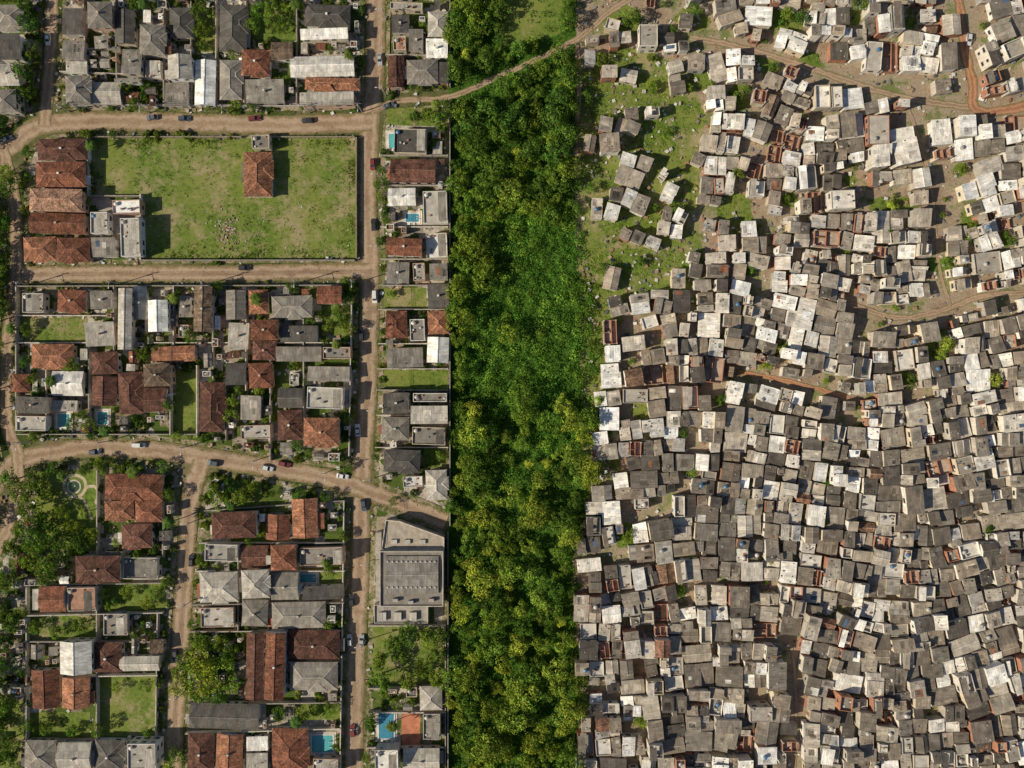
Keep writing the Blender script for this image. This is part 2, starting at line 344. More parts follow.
def facades(m,x0,y0,x1,y1,h,r,z0=0.0,dens=.75):
    n=max(1,int(h/2.6)); door=r.randrange(4)
    fr=r.choice([(.7,.68,.64),(.25,.15,.08),(.12,.2,.3),(.3,.3,.3)])
    for side in range(4):
        L=(x1-x0) if side<2 else (y1-y0); k=max(1,int(L/2.6))
        for fl in range(n):
            for i in range(k):
                if r.random()>dens: continue
                c=(i+.5)/k*L; isd=(fl==0 and side==door and i==0)
                w,zb,zt=(.45,z0+.02,z0+2.1) if isd else (r.choice([.4,.55,.7]),z0+fl*2.75+1.0,z0+fl*2.75+2.1)
                if zt>h-.15 or c-w<.2 or c+w>L-.2: continue
                e=.05; q=.06
                def bx(a0,a1,za,zb_,dp,mt,cl):
                    if side==0: m.box(x0+a0,y0-dp,za,x0+a1,y0-.001,zb_,mt,cl,bot=True)
                    elif side==1: m.box(x0+a0,y1+.001,za,x0+a1,y1+dp,zb_,mt,cl,bot=True)
                    elif side==2: m.box(x0-dp,y0+a0,za,x0-.001,y0+a1,zb_,mt,cl,bot=True)
                    else: m.box(x1+.001,y0+a0,za,x1+dp,y0+a1,zb_,mt,cl,bot=True)
                bx(c-w-q,c+w+q,zb-q if not isd else zb,zt+q,.04,ME,fr)
                bx(c-w,c+w,zb,zt,.06,ME if isd else GL,fr if isd else (.03,.03,.03))
def tank(m,x,y,z,col=(.05,.16,.32),r=.6):
    m.cyl(x,y,z,z+.75,r*.85,r,TK,col,12,False); m.cyl(x,y,z+.75,z+.95,r,r*.35,TK,tuple(min(1,c*1.2) for c in col),12)
TANKC=[(.07,.15,.26),(.4,.38,.35),(.3,.28,.26),(.5,.47,.43)]
def shed(m,x0,y0,x1,y1,h,rise,dirn,col,wcol,r,ov=.2,wm=PL,patch=True,z0=-.1,mat=SH):
    za,zb=(h,h+rise) if dirn else (h+rise,h)
    b=[(x0,y0,z0),(x1,y0,z0),(x1,y1,z0),(x0,y1,z0)]; t=[(x0,y0,za-.01),(x1,y0,za-.01),(x1,y1,zb-.01),(x0,y1,zb-.01)]
    m.pris(b,t,wm,wcol)
    k=(zb-za)/(y1-y0); o1,o2,o3,o4=[ov*r.uniform(.3,1.6) for _ in range(4)]
    m.slab([(x0-o1,y0-o3,za-k*o3+.09),(x1+o2,y0-o3,za-k*o3+.09),(x1+o2,y1+o4,zb+k*o4+.09),(x0-o1,y1+o4,zb+k*o4+.09)],.08,mat,col)
    if patch:
        for _ in range(r.choice([0,0,1,1,2,3])):
            w,d=r.choice([(.55,1.2),(.55,.9),(1.1,1.2),(.5,.5)])
            if x1-x0<2*w+.3 or y1-y0<2*d+.3: continue
            cx=r.uniform(x0+w,x1-w); cy=r.uniform(y0+d,y1-d); pc=sc3(col,r.choice([.6,.72,1.3,1.5]))
            if r.random()<.05: pc=r.choice([(.3,.14,.08),(.08,.12,.2),(.6,.58,.54)])
            zf=lambda yy: za+k*(yy-y0)+.09+.035
            m.slab([(cx-w,cy-d,zf(cy-d)),(cx+w,cy-d,zf(cy-d)),(cx+w,cy+d,zf(cy+d)),(cx-w,cy+d,zf(cy+d))],.03,mat,pc)
        for _ in range(r.choice([0,1,2,4,6])):
            cx=r.uniform(x0,x1); cy=r.uniform(y0,y1); w=r.uniform(.06,.18); z=za+k*(cy-y0)+.06
            m.box(cx-w,cy-w*r.uniform(.5,1.6),z,cx+w,cy+w,z+r.uniform(.1,.3),CO,r.choice([(.3,.17,.11),(.05,.05,.05),(.5,.48,.45),(.2,.15,.1)]))
WCOLS=[(.66,.6,.52),(.74,.68,.6),(.55,.48,.39),(.4,.37,.33),(.46,.4,.34),(.64,.54,.4),(.76,.72,.67),(.7,.66,.6),(.5,.45,.38),(.6,.55,.48),(.44,.2,.12),(.4,.19,.12),(.7,.6,.46)]
GREYS=[(.25,.22,.185),(.34,.3,.25),(.19,.162,.135),(.41,.37,.32),(.3,.25,.2),(.13,.115,.1),(.52,.48,.43),(.24,.2,.16),(.36,.31,.25),(.16,.138,.115),(.1,.088,.077),(.45,.4,.34),(.22,.195,.165)]
WHITES=[(.8,.77,.72),(.84,.82,.79),(.7,.66,.6)]
def parapet(m,x0,y0,x1,y1,z,h,mat,col,th=.15):
    m.box(x0,y0,z,x1,y0+th,z+h,mat,col); m.box(x0,y1-th,z,x1,y1,z+h,mat,col)
    m.box(x0,y0+th,z,x0+th,y1-th,z+h-.003,mat,col); m.box(x1-th,y0+th,z,x1,y1-th,z+h-.003,mat,col)
def favela_house(w,d,r,whiteness,tall,force=None,dim=1.0,bk=0.0):
    m=MB(); x0,y0,x1,y1=-w/2,-d/2,w/2,d/2
    h=r.choice([2.4,2.8,3.0,3.2,3.7]) if r.random()<1-tall else r.choice([4.4,5.2,5.6])
    wc=r.choice(WCOLS); wm=BR if wc[1]<.25 else PL
    base=r.choice(WHITES) if r.random()<whiteness else sc3(r.choice(GREYS),dim)
    if force=='white': base=WHITES[1]
    q=r.random() if force is None else .3
    name='informal_house'
    if q<.83-bk:
        n=1 if max(w,d)<5 or r.random()<.5 else (2 if r.random()<.85 else 3)
        if force: n=1
        longx=w>=d; cuts=[0]+sorted(r.uniform(.3,.7) for _ in range(n-1))+[1]
        dirn=r.random()<.5
        for i in range(n):
            a,b=cuts[i],cuts[i+1]
            if b-a<.15: continue
            hh=max(2.2,h+(r.uniform(-.9,.4) if n>1 else 0)); cc=base if r.random()<.6 else sc3(r.choice(GREYS),dim); cc=sc3(cc,r.uniform(.92,1.08))
            if longx: rx0,rx1,ry0,ry1=x0+w*a,x0+w*b,y0,y1
            else: rx0,rx1,ry0,ry1=x0,x1,y0+d*a,y0+d*b
            if n>1 and r.random()<.4:
                if longx: ry0+=d*r.uniform(.1,.35)
                else: rx1-=w*r.uniform(.1,.35)
            if r.random()<.16 and min(rx1-rx0,ry1-ry0)>3:
                m.box(rx0,ry0,-.1,rx1,ry1,hh,wm,wc); gable(m,rx0,ry0,rx1,ry1,hh,r.uniform(.4,.8),SH,cc,wc,ov=.2)
            elif r.random()<.5: shed(m,rx0,ry0,rx1,ry1,hh,r.uniform(.3,.9),dirn,cc,wc,r,wm=wm)
            else:
                m2=MB(); shed(m2,ry0,rx0,ry1,rx1,hh,r.uniform(.3,.9),dirn,cc,wc,r,wm=wm); k=len(m.v)
                m.v+=[(b_,a_,c_) for a_,b_,c_ in m2.v]; m.f+=[tuple(t+k for t in f) for f in m2.f]; m.m+=m2.m; m.c+=m2.c; m.uv+=m2.uv
            facades(m,rx0,ry0,rx1,ry1,hh,r,dens=.5)
        if r.random()<.05: tank(m,r.uniform(x0+.8,x1-.8),r.uniform(y0+.8,y1-.8),h+.5,r.choice(TANKC))
    elif q<.955-bk*.7:
        name='flat_roof_house'; m.box(x0,y0,-.1,x1,y1,h,wm,wc,CO,sc3(r.choice([(.4,.36,.31),(.5,.46,.41),(.3,.27,.23),(.6,.56,.5),(.66,.62,.56)]),dim))
        parapet(m,x0,y0,x1,y1,h-.02,r.choice([.25,.5,.95]),wm,wc); facades(m,x0,y0,x1,y1,h,r,dens=.6)
        if r.random()<.22: tank(m,r.uniform(x0+1,x1-1),r.uniform(y0+1,y1-1),h+.01,r.choice(TANKC))
        if r.random()<.45:
            f=r.uniform(.3,.6); cc=r.choice(GREYS+WHITES); z=h+2.2
            m.slab([(x0-.1,y0-.1,z),(x0+w*f,y0-.1,z),(x0+w*f,y1+.1,z+.4),(x0-.1,y1+.1,z+.4)],.07,SH,cc)
            for a,b,c in ((x0+.2,y0+.2,z),(x0+w*f-.1,y0+.2,z),(x0+.2,y1-.2,z+.3),(x0+w*f-.1,y1-.2,z+.3)): m.box(a-.06,b-.06,h,a+.06,b+.06,c-.02,CO,(.3,.25,.2))
        for _ in range(r.randrange(6)):
            cx=r.uniform(x0+.4,x1-.4); cy=r.uniform(y0+.4,y1-.4); s=r.uniform(.12,.4); m.box(cx-s,cy-s,h-.01,cx+s,cy+s*.7,h+r.uniform(.1,.7),CO,r.choice([(.35,.2,.13),(.6,.58,.55),(.1,.1,.1),(.3,.2,.12),(.5,.46,.4)]))
    elif q<.985:
        name='unfinished_brick_house'; bc=(.4,.195,.125); zf=r.choice([.1,2.8,2.8]); 
        if zf>1: m.box(x0,y0,-.1,x1,y1,zf,PL,wc,CO,(.46,.36,.28))
        else: m.box(x0,y0,-.1,x1,y1,zf,CO,(.4,.3,.22))
        parapet(m,x0,y0,x1,y1,zf-.01,1.2,BR,bc)
        fx=r.uniform(.35,.65); xm=x0+w*fx; m.box(xm,y0+.15,zf-.01,xm+.15,y1-.15,zf+1.15,BR,bc)
        if d>4: ym=y0+d*r.uniform(.4,.6); m.box(x0+.15,ym,zf-.01,xm,ym+.15,zf+1.15,BR,bc)
        for cx in (x0,x1-.3): 
            for cy in (y0,y1-.3): m.box(cx-.02,cy-.02,zf,cx+.32,cy+.32,zf+1.9,CO,(.42,.4,.37))
        for _ in range(5):
            cx=r.uniform(x0+.5,x1-.6); cy=r.uniform(y0+.5,y1-.6); s=r.uniform(.12,.35); m.box(cx-s,cy-s,zf,cx+s,cy+s*.7,zf+r.uniform(.1,.5),CO,r.choice([(.4,.2,.12),(.6,.58,.55),(.25,.2,.15)]))
    else:
        name='tiled_roof_house'; m.box(x0,y0,-.1,x1,y1,h,wm,wc); gable(m,x0,y0,x1,y1,h,.9,TI,r.choice([(.36,.19,.13),(.3,.18,.12),(.28,.2,.15)]),wc,ov=.2); facades(m,x0,y0,x1,y1,h,r,dens=.5)
    return name,m.mesh(name)
# ------------------------------------------------------------------ favela layout (BSP on twisted parcels)
ANCH=[(660,200,-.5,75),(980,670,.36,95),(1000,300,.2,160),(800,290,-.14,110),(760,470,-.12,130),(640,330,.08,90),(900,130,.12,110),(1010,60,.34,80),(700,640,.07,140),(860,560,-.14,100),(620,120,-.14,70),(760,120,-.28,85),(1060,480,-.18,90),(890,700,.16,80),(720,30,.3,60),(900,400,.1,60),(640,560,.12,60),(810,200,.18,50),(930,230,-.15,50),(730,720,-.12,60)]
def twist(x,y):
    for cx,cy,a,rr in ANCH:
        dx,dy=x-cx,y-cy; t=-a*math.exp(-(dx*dx+dy*dy)/(rr*rr)); c,s=math.cos(t),math.sin(t); x,y=cx+c*dx-s*dy,cy+s*dx+c*dy
    return x,y
cells=[]
fr=random.Random(23)
def bsp(x0,y0,x1,y1):
    w,h=x1-x0,y1-y0; A=w*h; cx,cy=(x0+x1)/2,(y0+y1)/2
    tgt=375
    if cx<710 and cy<335: tgt=460
    if cx>830 and cy<200: tgt=560
    if A<tgt*fr.uniform(.5,1.8) and max(w,h)/min(w,h)<2.0: cells.append((x0,y0,x1,y1)); return
    if A>60000: g=0
    elif A>14000: g=2.5
    elif A>4500: g=2.0
    elif A>1500: g=1.0
    else: g=fr.choice([0,.1,.5,1.0])
    t=fr.uniform(.36,.64)
    if w>h*fr.uniform(.8,1.2): m=x0+w*t; bsp(x0,y0,m-g/2,y1); bsp(m+g/2,y0,x1,y1)
    else: m=y0+h*t; bsp(x0,y0,x1,m-g/2); bsp(x0,m+g/2,x1,y1)
bsp(560,-80,1140,850)
GREEN=[(598,95,18,30),(622,62,16,14),(648,92,24,16),(655,140,26,18),(605,178,18,12),(690,118,16,14),(738,103,10,18),(765,65,16,9),(668,165,16,12),(632,262,50,15),(735,212,18,22),(600,355,13,26),(893,204,24,9),(884,232,7,16),(942,264,15,8),(966,228,8,16),(784,22,24,12),(628,536,13,12),(938,345,10,15),(702,300,10,8),(640,410,9,10),(748,270,10,7),(692,20,16,12),(846,14,16,11),(770,560,7,6),(652,220,14,12),(612,215,14,16),(690,470,8,6),(780,350,12,7),(810,60,10,8),(880,130,9,7),(625,20,18,14),(598,300,14,18),(700,80,10,10),(720,160,9,10),(686,190,10,10),(800,120,8,8),(790,200,8,8),(830,240,7,7),(910,20,8,8),(612,460,8,8),(850,180,7,7),
(905,378,7,7),(983,528,7,6),(1005,240,7,8),(860,430,6,6),(720,400,7,6),(640,720,7,6),(745,500,6,6),(990,380,7,6),(820,520,6,5),(930,590,6,6),(680,590,6,6),(1010,440,6,7),(780,430,6,5),(870,280,7,6),(960,170,7,7)]
def ingreen(x,y,pad=0): return any(((x-a)/(c+pad))**2+((y-b)/(d+pad))**2<1 for a,b,c,d in GREEN)
WSP=[(905,75,17),(725,228,14),(600,240,13),(750,25,13),(845,105,13),(1000,130,17),(868,182,11),(722,105,11),(596,50,12),(745,150,11),(1010,185,13),(940,70,15),(730,320,10),(808,470,12),(850,645,10),(945,680,10),(985,672,16),(760,20,10),(612,350,8),(600,545,9),(880,40,13),(985,45,14),(690,45,11),(660,30,10),(700,265,11),(660,235,10),(830,60,12),(960,150,12),(1005,20,13)]
cnt=0; HP=[]
for (x0,y0,x1,y1) in cells:
    cx,cy=(x0+x1)/2,(y0+y1)/2
    p=twist(cx,cy); pe=twist(cx+4,cy); pn=twist(cx,cy+4)
    ang=math.atan2(-(pe[1]-p[1]),pe[0]-p[0]); sx=math.hypot(pe[0]-p[0],pe[1]-p[1])/4; sy=math.hypot(pn[0]-p[0],pn[1]-p[1])/4
    w,d=(x1-x0)*min(1,sx),(y1-y0)*min(1,sy); px,py=p
    edge=bR(py)+(rag(py) if py>250 else 8+rag(py))
    if px<edge+w*.4: 
        if px<edge+5: continue
        w=max(9,(px-edge)*1.7)
    loose=px<705 and py<340
    gp=ingreen(px,py)
    if gp and fr.random()<.85: continue
    if fr.random()<(.28 if loose else (.16 if px<645 else (.08 if py<300 else .03))): continue
    if loose: w*=fr.uniform(.74,.98); d*=fr.uniform(.72,.95); ang+=fr.uniform(-.25,.25)
    elif py<300: w*=fr.uniform(.82,.98); d*=fr.uniform(.82,.98); ang+=fr.uniform(-.14,.14)
    else: w*=fr.uniform(.86,1.0); d*=fr.uniform(.86,1.0); ang+=fr.uniform(-.11,.11)
    ok=False
    for sc in (1,.85,.7,.55):
        c,s=math.cos(ang),math.sin(ang); bad=False
        for u in (-.5,-.25,0,.25,.5):
            for v in (-.5,-.25,0,.25,.5):
                qx=px+(u*w*c+v*d*s)*sc; qy=py+(-u*w*s+v*d*c)*sc
                if LANES[int(qy)+OFF,int(qx)+OFF]: bad=True;break
            if bad: break
        if not bad: ok=True;break
    if not ok: continue
    w*=sc;d*=sc
    if w<6 or d<6: continue
    wh=.5 if py<300 else (.32 if py<470 else .21)
    ur=px>780 and py<260
    if px>830 and py<220: wh=.66
    force='white' if any(math.hypot(px-a,py-b)<q*.75 for a,b,q in WSP) else None
    name,me=favela_house(w*S,d*S,fr,wh,.26 if px>760 else .14,force,1.2 if py<300 else (1.06 if py<450 else .95),.06 if ur else 0)
    put(name,me,X(px),Y(py),fr.uniform(0,.12),ang); cnt+=1; HP.append((px,py,max(w,d)/2))
    mark(px-w*.45,py-d*.45,px+w*.45,py+d*.45)
print('favela houses',cnt)
# ------------------------------------------------------------------ residential houses
T=(.28,.115,.07);O=(.45,.205,.12);Rr=(.18,.085,.062);Gy=(.25,.228,.2);Dk=(.105,.097,.088);Li=(.42,.39,.345);Wh=(.8,.77,.72);Bn=(.24,.17,.12);Pk=(.5,.29,.2)
LT={'T':T,'O':O,'R':Rr,'G':Gy,'D':Dk,'L':Li,'W':Wh,'B':Bn,'P':Pk}
def res(x0,y0,x1,y1,ty,cl,h=3.2,r=R):
    c0x,c0y=(x0+x1)/2,(y0+y1)/2; k=1-h/CAMH; cx=512+(c0x-512)*k; cy=384+(c0y-384)*k
    w,d=(x1-x0)*S*.97,(y1-y0)*S*.97; mark(x0,y0,x1,y1)
    col=sc3(LT[cl],r.uniform(.75,1.15)); mat=TI if cl in 'TORBP' else SH
    wc=r.choice([(.76,.72,.65),(.65,.56,.43),(.7,.64,.53),(.55,.5,.45),(.78,.75,.72),(.58,.4,.3)])
    m=MB(); X0,Y0,X1,Y1=-w/2+.35,-d/2+.35,w/2-.35,d/2-.35
    if ty in 'hgs': 
        if ty!='s': m.box(X0,Y0,-.1,X1,Y1,h,PL,wc)
        facades(m,X0,Y0,X1,Y1,h,r)
    if ty=='h':
        hip(m,X0,Y0,X1,Y1,h,min(w,d)*.19,mat,col)
        if max(w,d)>8 and r.random()<.8:
            if w>d: a=r.uniform(.15,.45); hip(m,X0+(X1-X0)*a,Y0-.5,X0+(X1-X0)*(a+.38),Y0+d*.5,h-.05,(X1-X0)*.38*.2,mat,col)
            else: a=r.uniform(.15,.45); hip(m,X0+w*.45,Y0+(Y1-Y0)*a,X1+.5,Y0+(Y1-Y0)*(a+.38),h-.05,(Y1-Y0)*.38*.2,mat,col)
    elif ty=='g': gable(m,X0,Y0,X1,Y1,h,min(w,d)*.17,mat,col,wc)
    elif ty=='s': shed(m,X0,Y0,X1,Y1,h,min(w,d)*.08,r.random()<.5,col,wc,r,ov=.3,mat=mat)
    elif ty=='f':
        m.box(X0,Y0,-.1,X1,Y1,h,PL,wc,CO,col); parapet(m,X0,Y0,X1,Y1,h-.02,.5,PL,wc); facades(m,X0,Y0,X1,Y1,h,r)
        if min(w,d)>3: tank(m,X0+1,Y1-1.1,h+.01,r.choice(TANKC))
        if min(w,d)>5: m.slab([(X1-2.6,Y0+.4,h+2),(X1-.3,Y0+.4,h+2),(X1-.3,Y1-.6,h+2.3),(X1-2.6,Y1-.6,h+2.3)],.07,SH,r.choice([Gy,Li,Dk])); [m.box(a-.06,b-.06,h,a+.06,b+.06,h+2,CO,wc) for a in (X1-2.4,X1-.5) for b in (Y0+.6,Y1-.9)]
        for _ in range(4):
            qx=r.uniform(X0+.5,X1-.5); qy=r.uniform(Y0+.5,Y1-.5); m.box(qx-.25,qy-.25,h-.01,qx+.25,qy+.2,h+r.uniform(.2,.8),CO,r.choice([(.6,.58,.55),(.2,.2,.2),(.4,.2,.12)]))
    if ty in 'hg' and min(w,d)>6.5 and r.random()<.65: # lean-to canopy beside the house
        sgn=r.choice([-1,1]); lc=sc3(r.choice([Gy,Li,Dk,Wh,T]),r.uniform(.8,1.1)); ya=r.uniform(Y0,Y0+d*.3); yb=ya+d*r.uniform(.3,.55); xa=X1 if sgn>0 else X0; xb=xa+sgn*r.uniform(1.2,2.2); z1=h-.35; z2=h-.8
        xs_=sorted([(xa,z1),(xb,z2)]); m.slab([(xs_[0][0],ya,xs_[0][1]),(xs_[1][0],ya,xs_[1][1]),(xs_[1][0],yb,xs_[1][1]),(xs_[0][0],yb,xs_[0][1])],.07,SH,lc)
        for yy in (ya+.15,yb-.15): m.box(xb-sgn*.2-.06,yy-.06,-.1,xb-sgn*.2+.06,yy+.06,z2-.02,CO,wc)
    if ty!='f' and r.random()<.35: m.box(-.3,-.25,h,.3,.25,h+min(w,d)*.19+.55,PL,wc)
    nm={'W':'white_roof_house','L':'grey_roof_house','G':'grey_roof_house','D':'grey_roof_house'}.get(cl,'clay_tile_roof_house')
    put(nm,m.mesh(nm),X(cx),Y(cy),ZB,math.radians(r.uniform(-2.5,2.5)))
HS="""63,40,86,60,s,G;66,76,90,104,h,G;91,82,122,105,g,L;88,2,112,28,h,G;115,10,135,45,g,D;122,50,142,75,s,G;140,25,165,55,h,G;170,8,192,38,h,D;168,55,192,80,g,L;165,82,190,107,s,G
195,60,216,106,g,W;220,5,247,52,h,D;220,60,242,100,h,G;242,50,270,76,h,T;245,80,285,104,s,G;271,42,293,60,g,B;305,5,350,27,h,D;300,29,348,40,s,W;290,56,355,77,g,W;305,78,360,90,h,O;300,92,355,106,s,L;63,8,84,36,s,D;145,60,163,80,f,W;66,62,88,74,s,L;115,78,140,83,s,G
-5,5,24,30,h,G;-2,35,22,60,s,D;-4,64,20,86,g,L;-6,90,16,112,h,G
38,139,88,160,h,R;36,162,86,187,h,T;30,189,82,211,h,P;30,213,86,234,g,T;24,237,56,261,h,O;57,238,90,262,h,T;90,211,110,235,f,L;112,199,142,215,f,W;120,217,142,258,f,L;92,238,116,258,s,G
244,152,272,197,h,O;251,134,271,150,f,G
22,292,46,314,f,L;58,290,86,312,h,T;90,291,114,309,s,G;118,288,132,350,g,L;133,286,147,320,g,L;148,300,168,332,g,W;194,286,212,332,g,B;178,296,192,318,s,G;226,290,246,320,g,G;249,290,268,314,h,O;228,322,250,350,s,L;251,320,278,340,h,T;253,341,276,360,h,R;272,296,312,318,h,G;317,286,342,304,g,T;280,325,318,342,s,D;276,346,322,362,s,G
32,344,74,368,h,O;52,371,84,396,g,W;12,374,30,392,h,T;92,352,118,374,h,R;92,376,117,406,g,R;119,372,143,414,h,R;144,364,170,386,h,B;144,388,168,412,g,R;152,346,196,362,g,O;226,362,247,386,s,D;249,363,273,388,h,T;200,382,225,432,h,R;278,388,303,408,g,D;278,410,302,440,h,R;304,418,339,446,h,O;16,396,50,414,s,D;16,415,48,432,f,L;85,322,116,346,s,L;306,386,345,410,f,L;240,395,262,420,s,G;322,346,352,360,f,G;308,366,350,382,s,G;240,424,272,440,f,L;52,400,78,412,s,L
105,474,163,500,h,T;105,501,134,520,h,O;135,501,162,522,h,T;122,524,152,548,h,R;76,556,120,582,h,R;40,586,66,612,g,T;67,586,98,612,f,P;100,552,122,556,s,G;122,556,160,580,f,G;60,641,92,674,g,W;94,642,122,672,h,R;32,669,60,708,g,T;62,677,90,708,g,O;120,656,160,671,g,L;25,740,56,770,h,G;58,742,92,772,g,L;95,740,124,770,h,D;127,742,158,770,f,L;103,612,130,636,f,G;33,588,39,610,s,L
212,512,256,538,h,R;266,514,290,540,g,T;292,498,318,538,g,O;204,543,240,562,f,L;200,572,238,602,h,L;242,545,268,568,g,R;242,570,269,598,h,L;242,600,268,626,h,G;271,572,299,600,g,G;271,545,296,570,h,T;299,546,345,566,f,G;302,585,344,600,s,D;272,602,326,628,h,G;246,632,264,700,g,R;265,632,285,700,g,T;288,630,340,659,h,R;290,662,338,690,h,G;190,703,260,729,g,D;188,733,214,772,h,R;216,733,243,772,g,O;272,728,308,772,h,T;246,736,268,750,s,W;246,753,268,775,s,L;312,757,340,775,f,L;200,606,236,628,f,L
389,2,424,11,f,L;391,15,410,34,s,D;409,30,424,52,s,G;428,12,448,37,h,L;426,39,448,58,s,W;388,56,405,88,g,R;407,60,438,84,h,G;439,62,449,84,s,D;392,36,407,52,f,P
393,128,428,155,f,D;390,159,436,183,g,R;422,190,449,225,f,L;386,238,422,256,g,T;425,232,449,260,f,W;386,262,410,284,s,G;428,284,449,308,s,D;386,311,407,338,h,T;428,311,449,334,h,O;409,318,426,342,f,G;427,337,449,363,g,W;386,348,424,368,s,G;383,392,410,414,s,D;412,392,448,403,f,G;382,417,409,440,h,G;411,405,448,424,s,L;411,426,447,446,f,G;384,450,420,472,h,D;426,470,447,500,h,L;402,475,424,488,f,W;412,262,426,282,f,L;430,264,448,280,s,G;388,188,416,206,g,W
420,686,442,710,h,L;422,712,442,740,f,G;374,748,400,772,f,W;403,748,440,772,g,L"""
for it in HS.replace('\n',';').split(';'):
    if it.strip():
        a=it.split(','); res(*[float(q) for q in a[:4]],a[4],a[5],R.choice([3,3.1,3.3,3.6]) if R.random()<.78 else 5.4)
# industrial building
m=MB(); u=lambda px: (px-412)*S; v=lambda py:(560-py)*S
c1=(.44,.39,.33)
m.box(u(382),v(600),-.1,u(444),v(546),6,PL,c1,CO,(.25,.225,.195)); 
m.box(u(387),v(587),6,u(439),v(551),6.4,PL,(.33,.3,.26))
gable(m,u(387),v(587),u(439),v(551),6.4,.8,SH,(.24,.222,.2),c1,ov=.1)
for i in range(11):
    for yy in (556,581): m.cyl(u(390+i*4.6),v(yy),6.5,7.1,.28,.22,ME,(.6,.58,.55),8)
parapet(m,u(382),v(600),u(444),v(546),5.99,.6,PL,(.5,.45,.39),.25)
for xx,yy in ((395,592),(410,594),(430,592)): m.box(u(xx),v(yy+3),6,u(xx+5),v(yy),7.2,CO,(.42,.39,.35))
pts=[(u(383),v(545.5)),(u(444),v(545.5)),(u(444),v(534)),(u(400),v(518)),(u(387),v(517))]
m.pris([(a,b,-.1) for a,b in pts],[(a,b,4) for a,b in pts],PL,c1,CO,(.42,.36,.29))
for i in range(len(pts)):
    a,b=pts[i],pts[(i+1)%len(pts)]; m.beam((a[0],a[1],4),(b[0],b[1],4),.25,.5,PL,(.6,.54,.46))
for a in (392,405,420): m.box(u(a),v(540),4,u(a+6),v(536),4.6,CO,(.5,.47,.42))
m.box(u(375),v(619),-.1,u(428),v(601),3,PL,(.6,.57,.52),CO,(.36,.33,.29)); parapet(m,u(375),v(619),u(428),v(601),2.98,.5,PL,(.55,.5,.45))
for a in (380,395,410): m.box(u(a),v(616),2.99,u(a+7),v(608),4,PL,(.5,.46,.41))
m.box(u(376),v(598),-.1,u(381.6),v(530),2.6,PL,(.6,.56,.5),CO,(.4,.36,.31))
facades(m,u(382),v(600),u(444),v(546),6,R,dens=.95)
mark(372,512,447,622); put('warehouse_building',m.mesh('warehouse_building'),X(413),Y(561),ZB)
# pools
def pool(x0,y0,x1,y1,col=(.03,.28,.32),round_=False):
    m=MB(); w,d=(x1-x0)*S/2,(y1-y0)*S/2; deck=1.0
    if round_:
        m.cyl(0,0,-.1,.12,w+.5,w+.5,CO,(.5,.45,.37),24); m.cyl(0,0,.1,.14,w,w,WA,col,24); m.cyl(.3,.2,.1,.3,.35,.25,CO,(.4,.37,.32),10)
    else:
        m.box(-w-deck,-d-deck,-.1,w+deck,d+deck,.06,CO,(.6,.54,.46))
        parapet(m,-w-.35,-d-.35,w+.35,d+.35,.05,.12,CO,(.74,.7,.64),.35); m.face([(-w,-d,.1),(w,-d,.1),(w,d,.1),(-w,d,.1)],WA,col)
        for k in (-1,1): m.beam((w*.6,k*.3*d,.17),(w*.95,k*.3*d,.17),.08,.5,ME,(.7,.7,.7))
        for i in range(3):
            cx=-w+1+i*1.5
            if cx<w: m.box(cx-.3,-d-.95,.2,cx+.3,-d-.4,.35,ME,(.75,.75,.72))
    mark(x0-3,y0-3,x1+3,y1+3); n='garden_pond' if round_ else 'swimming_pool'; put(n,m.mesh(n),X((x0+x1)/2),Y((y0+y1)/2),ZB+.05)
for p in [(406,214,419,222),(379,713,394,738),(312,735,333,752),(389,134,396,148),(96,293,104,308),(58,414,70,427),(98,412,108,424),(262,425,270,438),(340,390,346,406),(250,740,256,752),(300,574,316,582)]:
    pool(*p,col=R.choice([(.07,.3,.35),(.1,.4,.43),(.07,.26,.38)]))
pool(69,481,80,492,(.05,.09,.045),True)
m=MB(); m.box(-2.8,-5,-.1,2.8,5,.1,CO,(.5,.2,.12)); mark(402,712,421,746); put('terracotta_patio',m.mesh('terracotta_patio'),X(411),Y(729),ZB)
# lawns
LAWNS=[(92,140,243,260),(272,140,356,258),(243,197,273,260),(243,138,273,152),(22,318,88,342),(176,370,198,428),(95,674,158,736),(103,582,166,610),(28,615,98,640),(384,370,448,390),(322,306,354,336),(300,702,342,720),(384,288,426,308),(28,712,90,738),(372,624,445,684),(228,482,262,508),(302,568,345,584),(424,448,447,468),(0,700,24,768),(250,5,296,40),(386,108,448,126),(170,414,198,438),(270,500,288,512),(35,470,100,550),(195,8,218,52),(320,362,352,364)]
lz=.134
sheet('field_grass',[(92,138),(356,138),(356,260),(144,260),(143,197),(92,196)],.133,G_FIELD,.8)
for i,(a,b,c,d) in enumerate(LAWNS):
    mark(a,b,c,d)
    if i<4: continue
    lz+=.004; sheet('lawn',[(a,b),(c,b),(c,d),(a,d)],lz,G_GRASS if i%2 else G_FIELD,.8)
def path(P,w,name='garden_path'):
    global lz
    lz+=.004; C=catmull(P,3); m=MB(); L=[];Q=[]
    for i,p in enumerate(C):
        a=C[max(0,i-1)]; b=C[min(len(C)-1,i+1)]; dx,dy=b[0]-a[0],b[1]-a[1]; l=math.hypot(dx,dy) or 1
        L.append((X(p[0]-dy/l*w/2),Y(p[1]+dx/l*w/2),lz)); Q.append((X(p[0]+dy/l*w/2),Y(p[1]-dx/l*w/2),lz))
    for i in range(len(C)-1): m.face([L[i],Q[i],Q[i+1],L[i+1]],0,(.5,.42,.3))
    put(name,m.mesh(name,[M_CONC]))
path([(64,487),(67,478),(75,475),(84,479),(86,488),(80,496),(70,496),(64,487)],3)
path([(86,488),(94,486),(100,494),(96,502),(104,508)],3)
path([(80,496),(86,504),(92,520)],2.5)
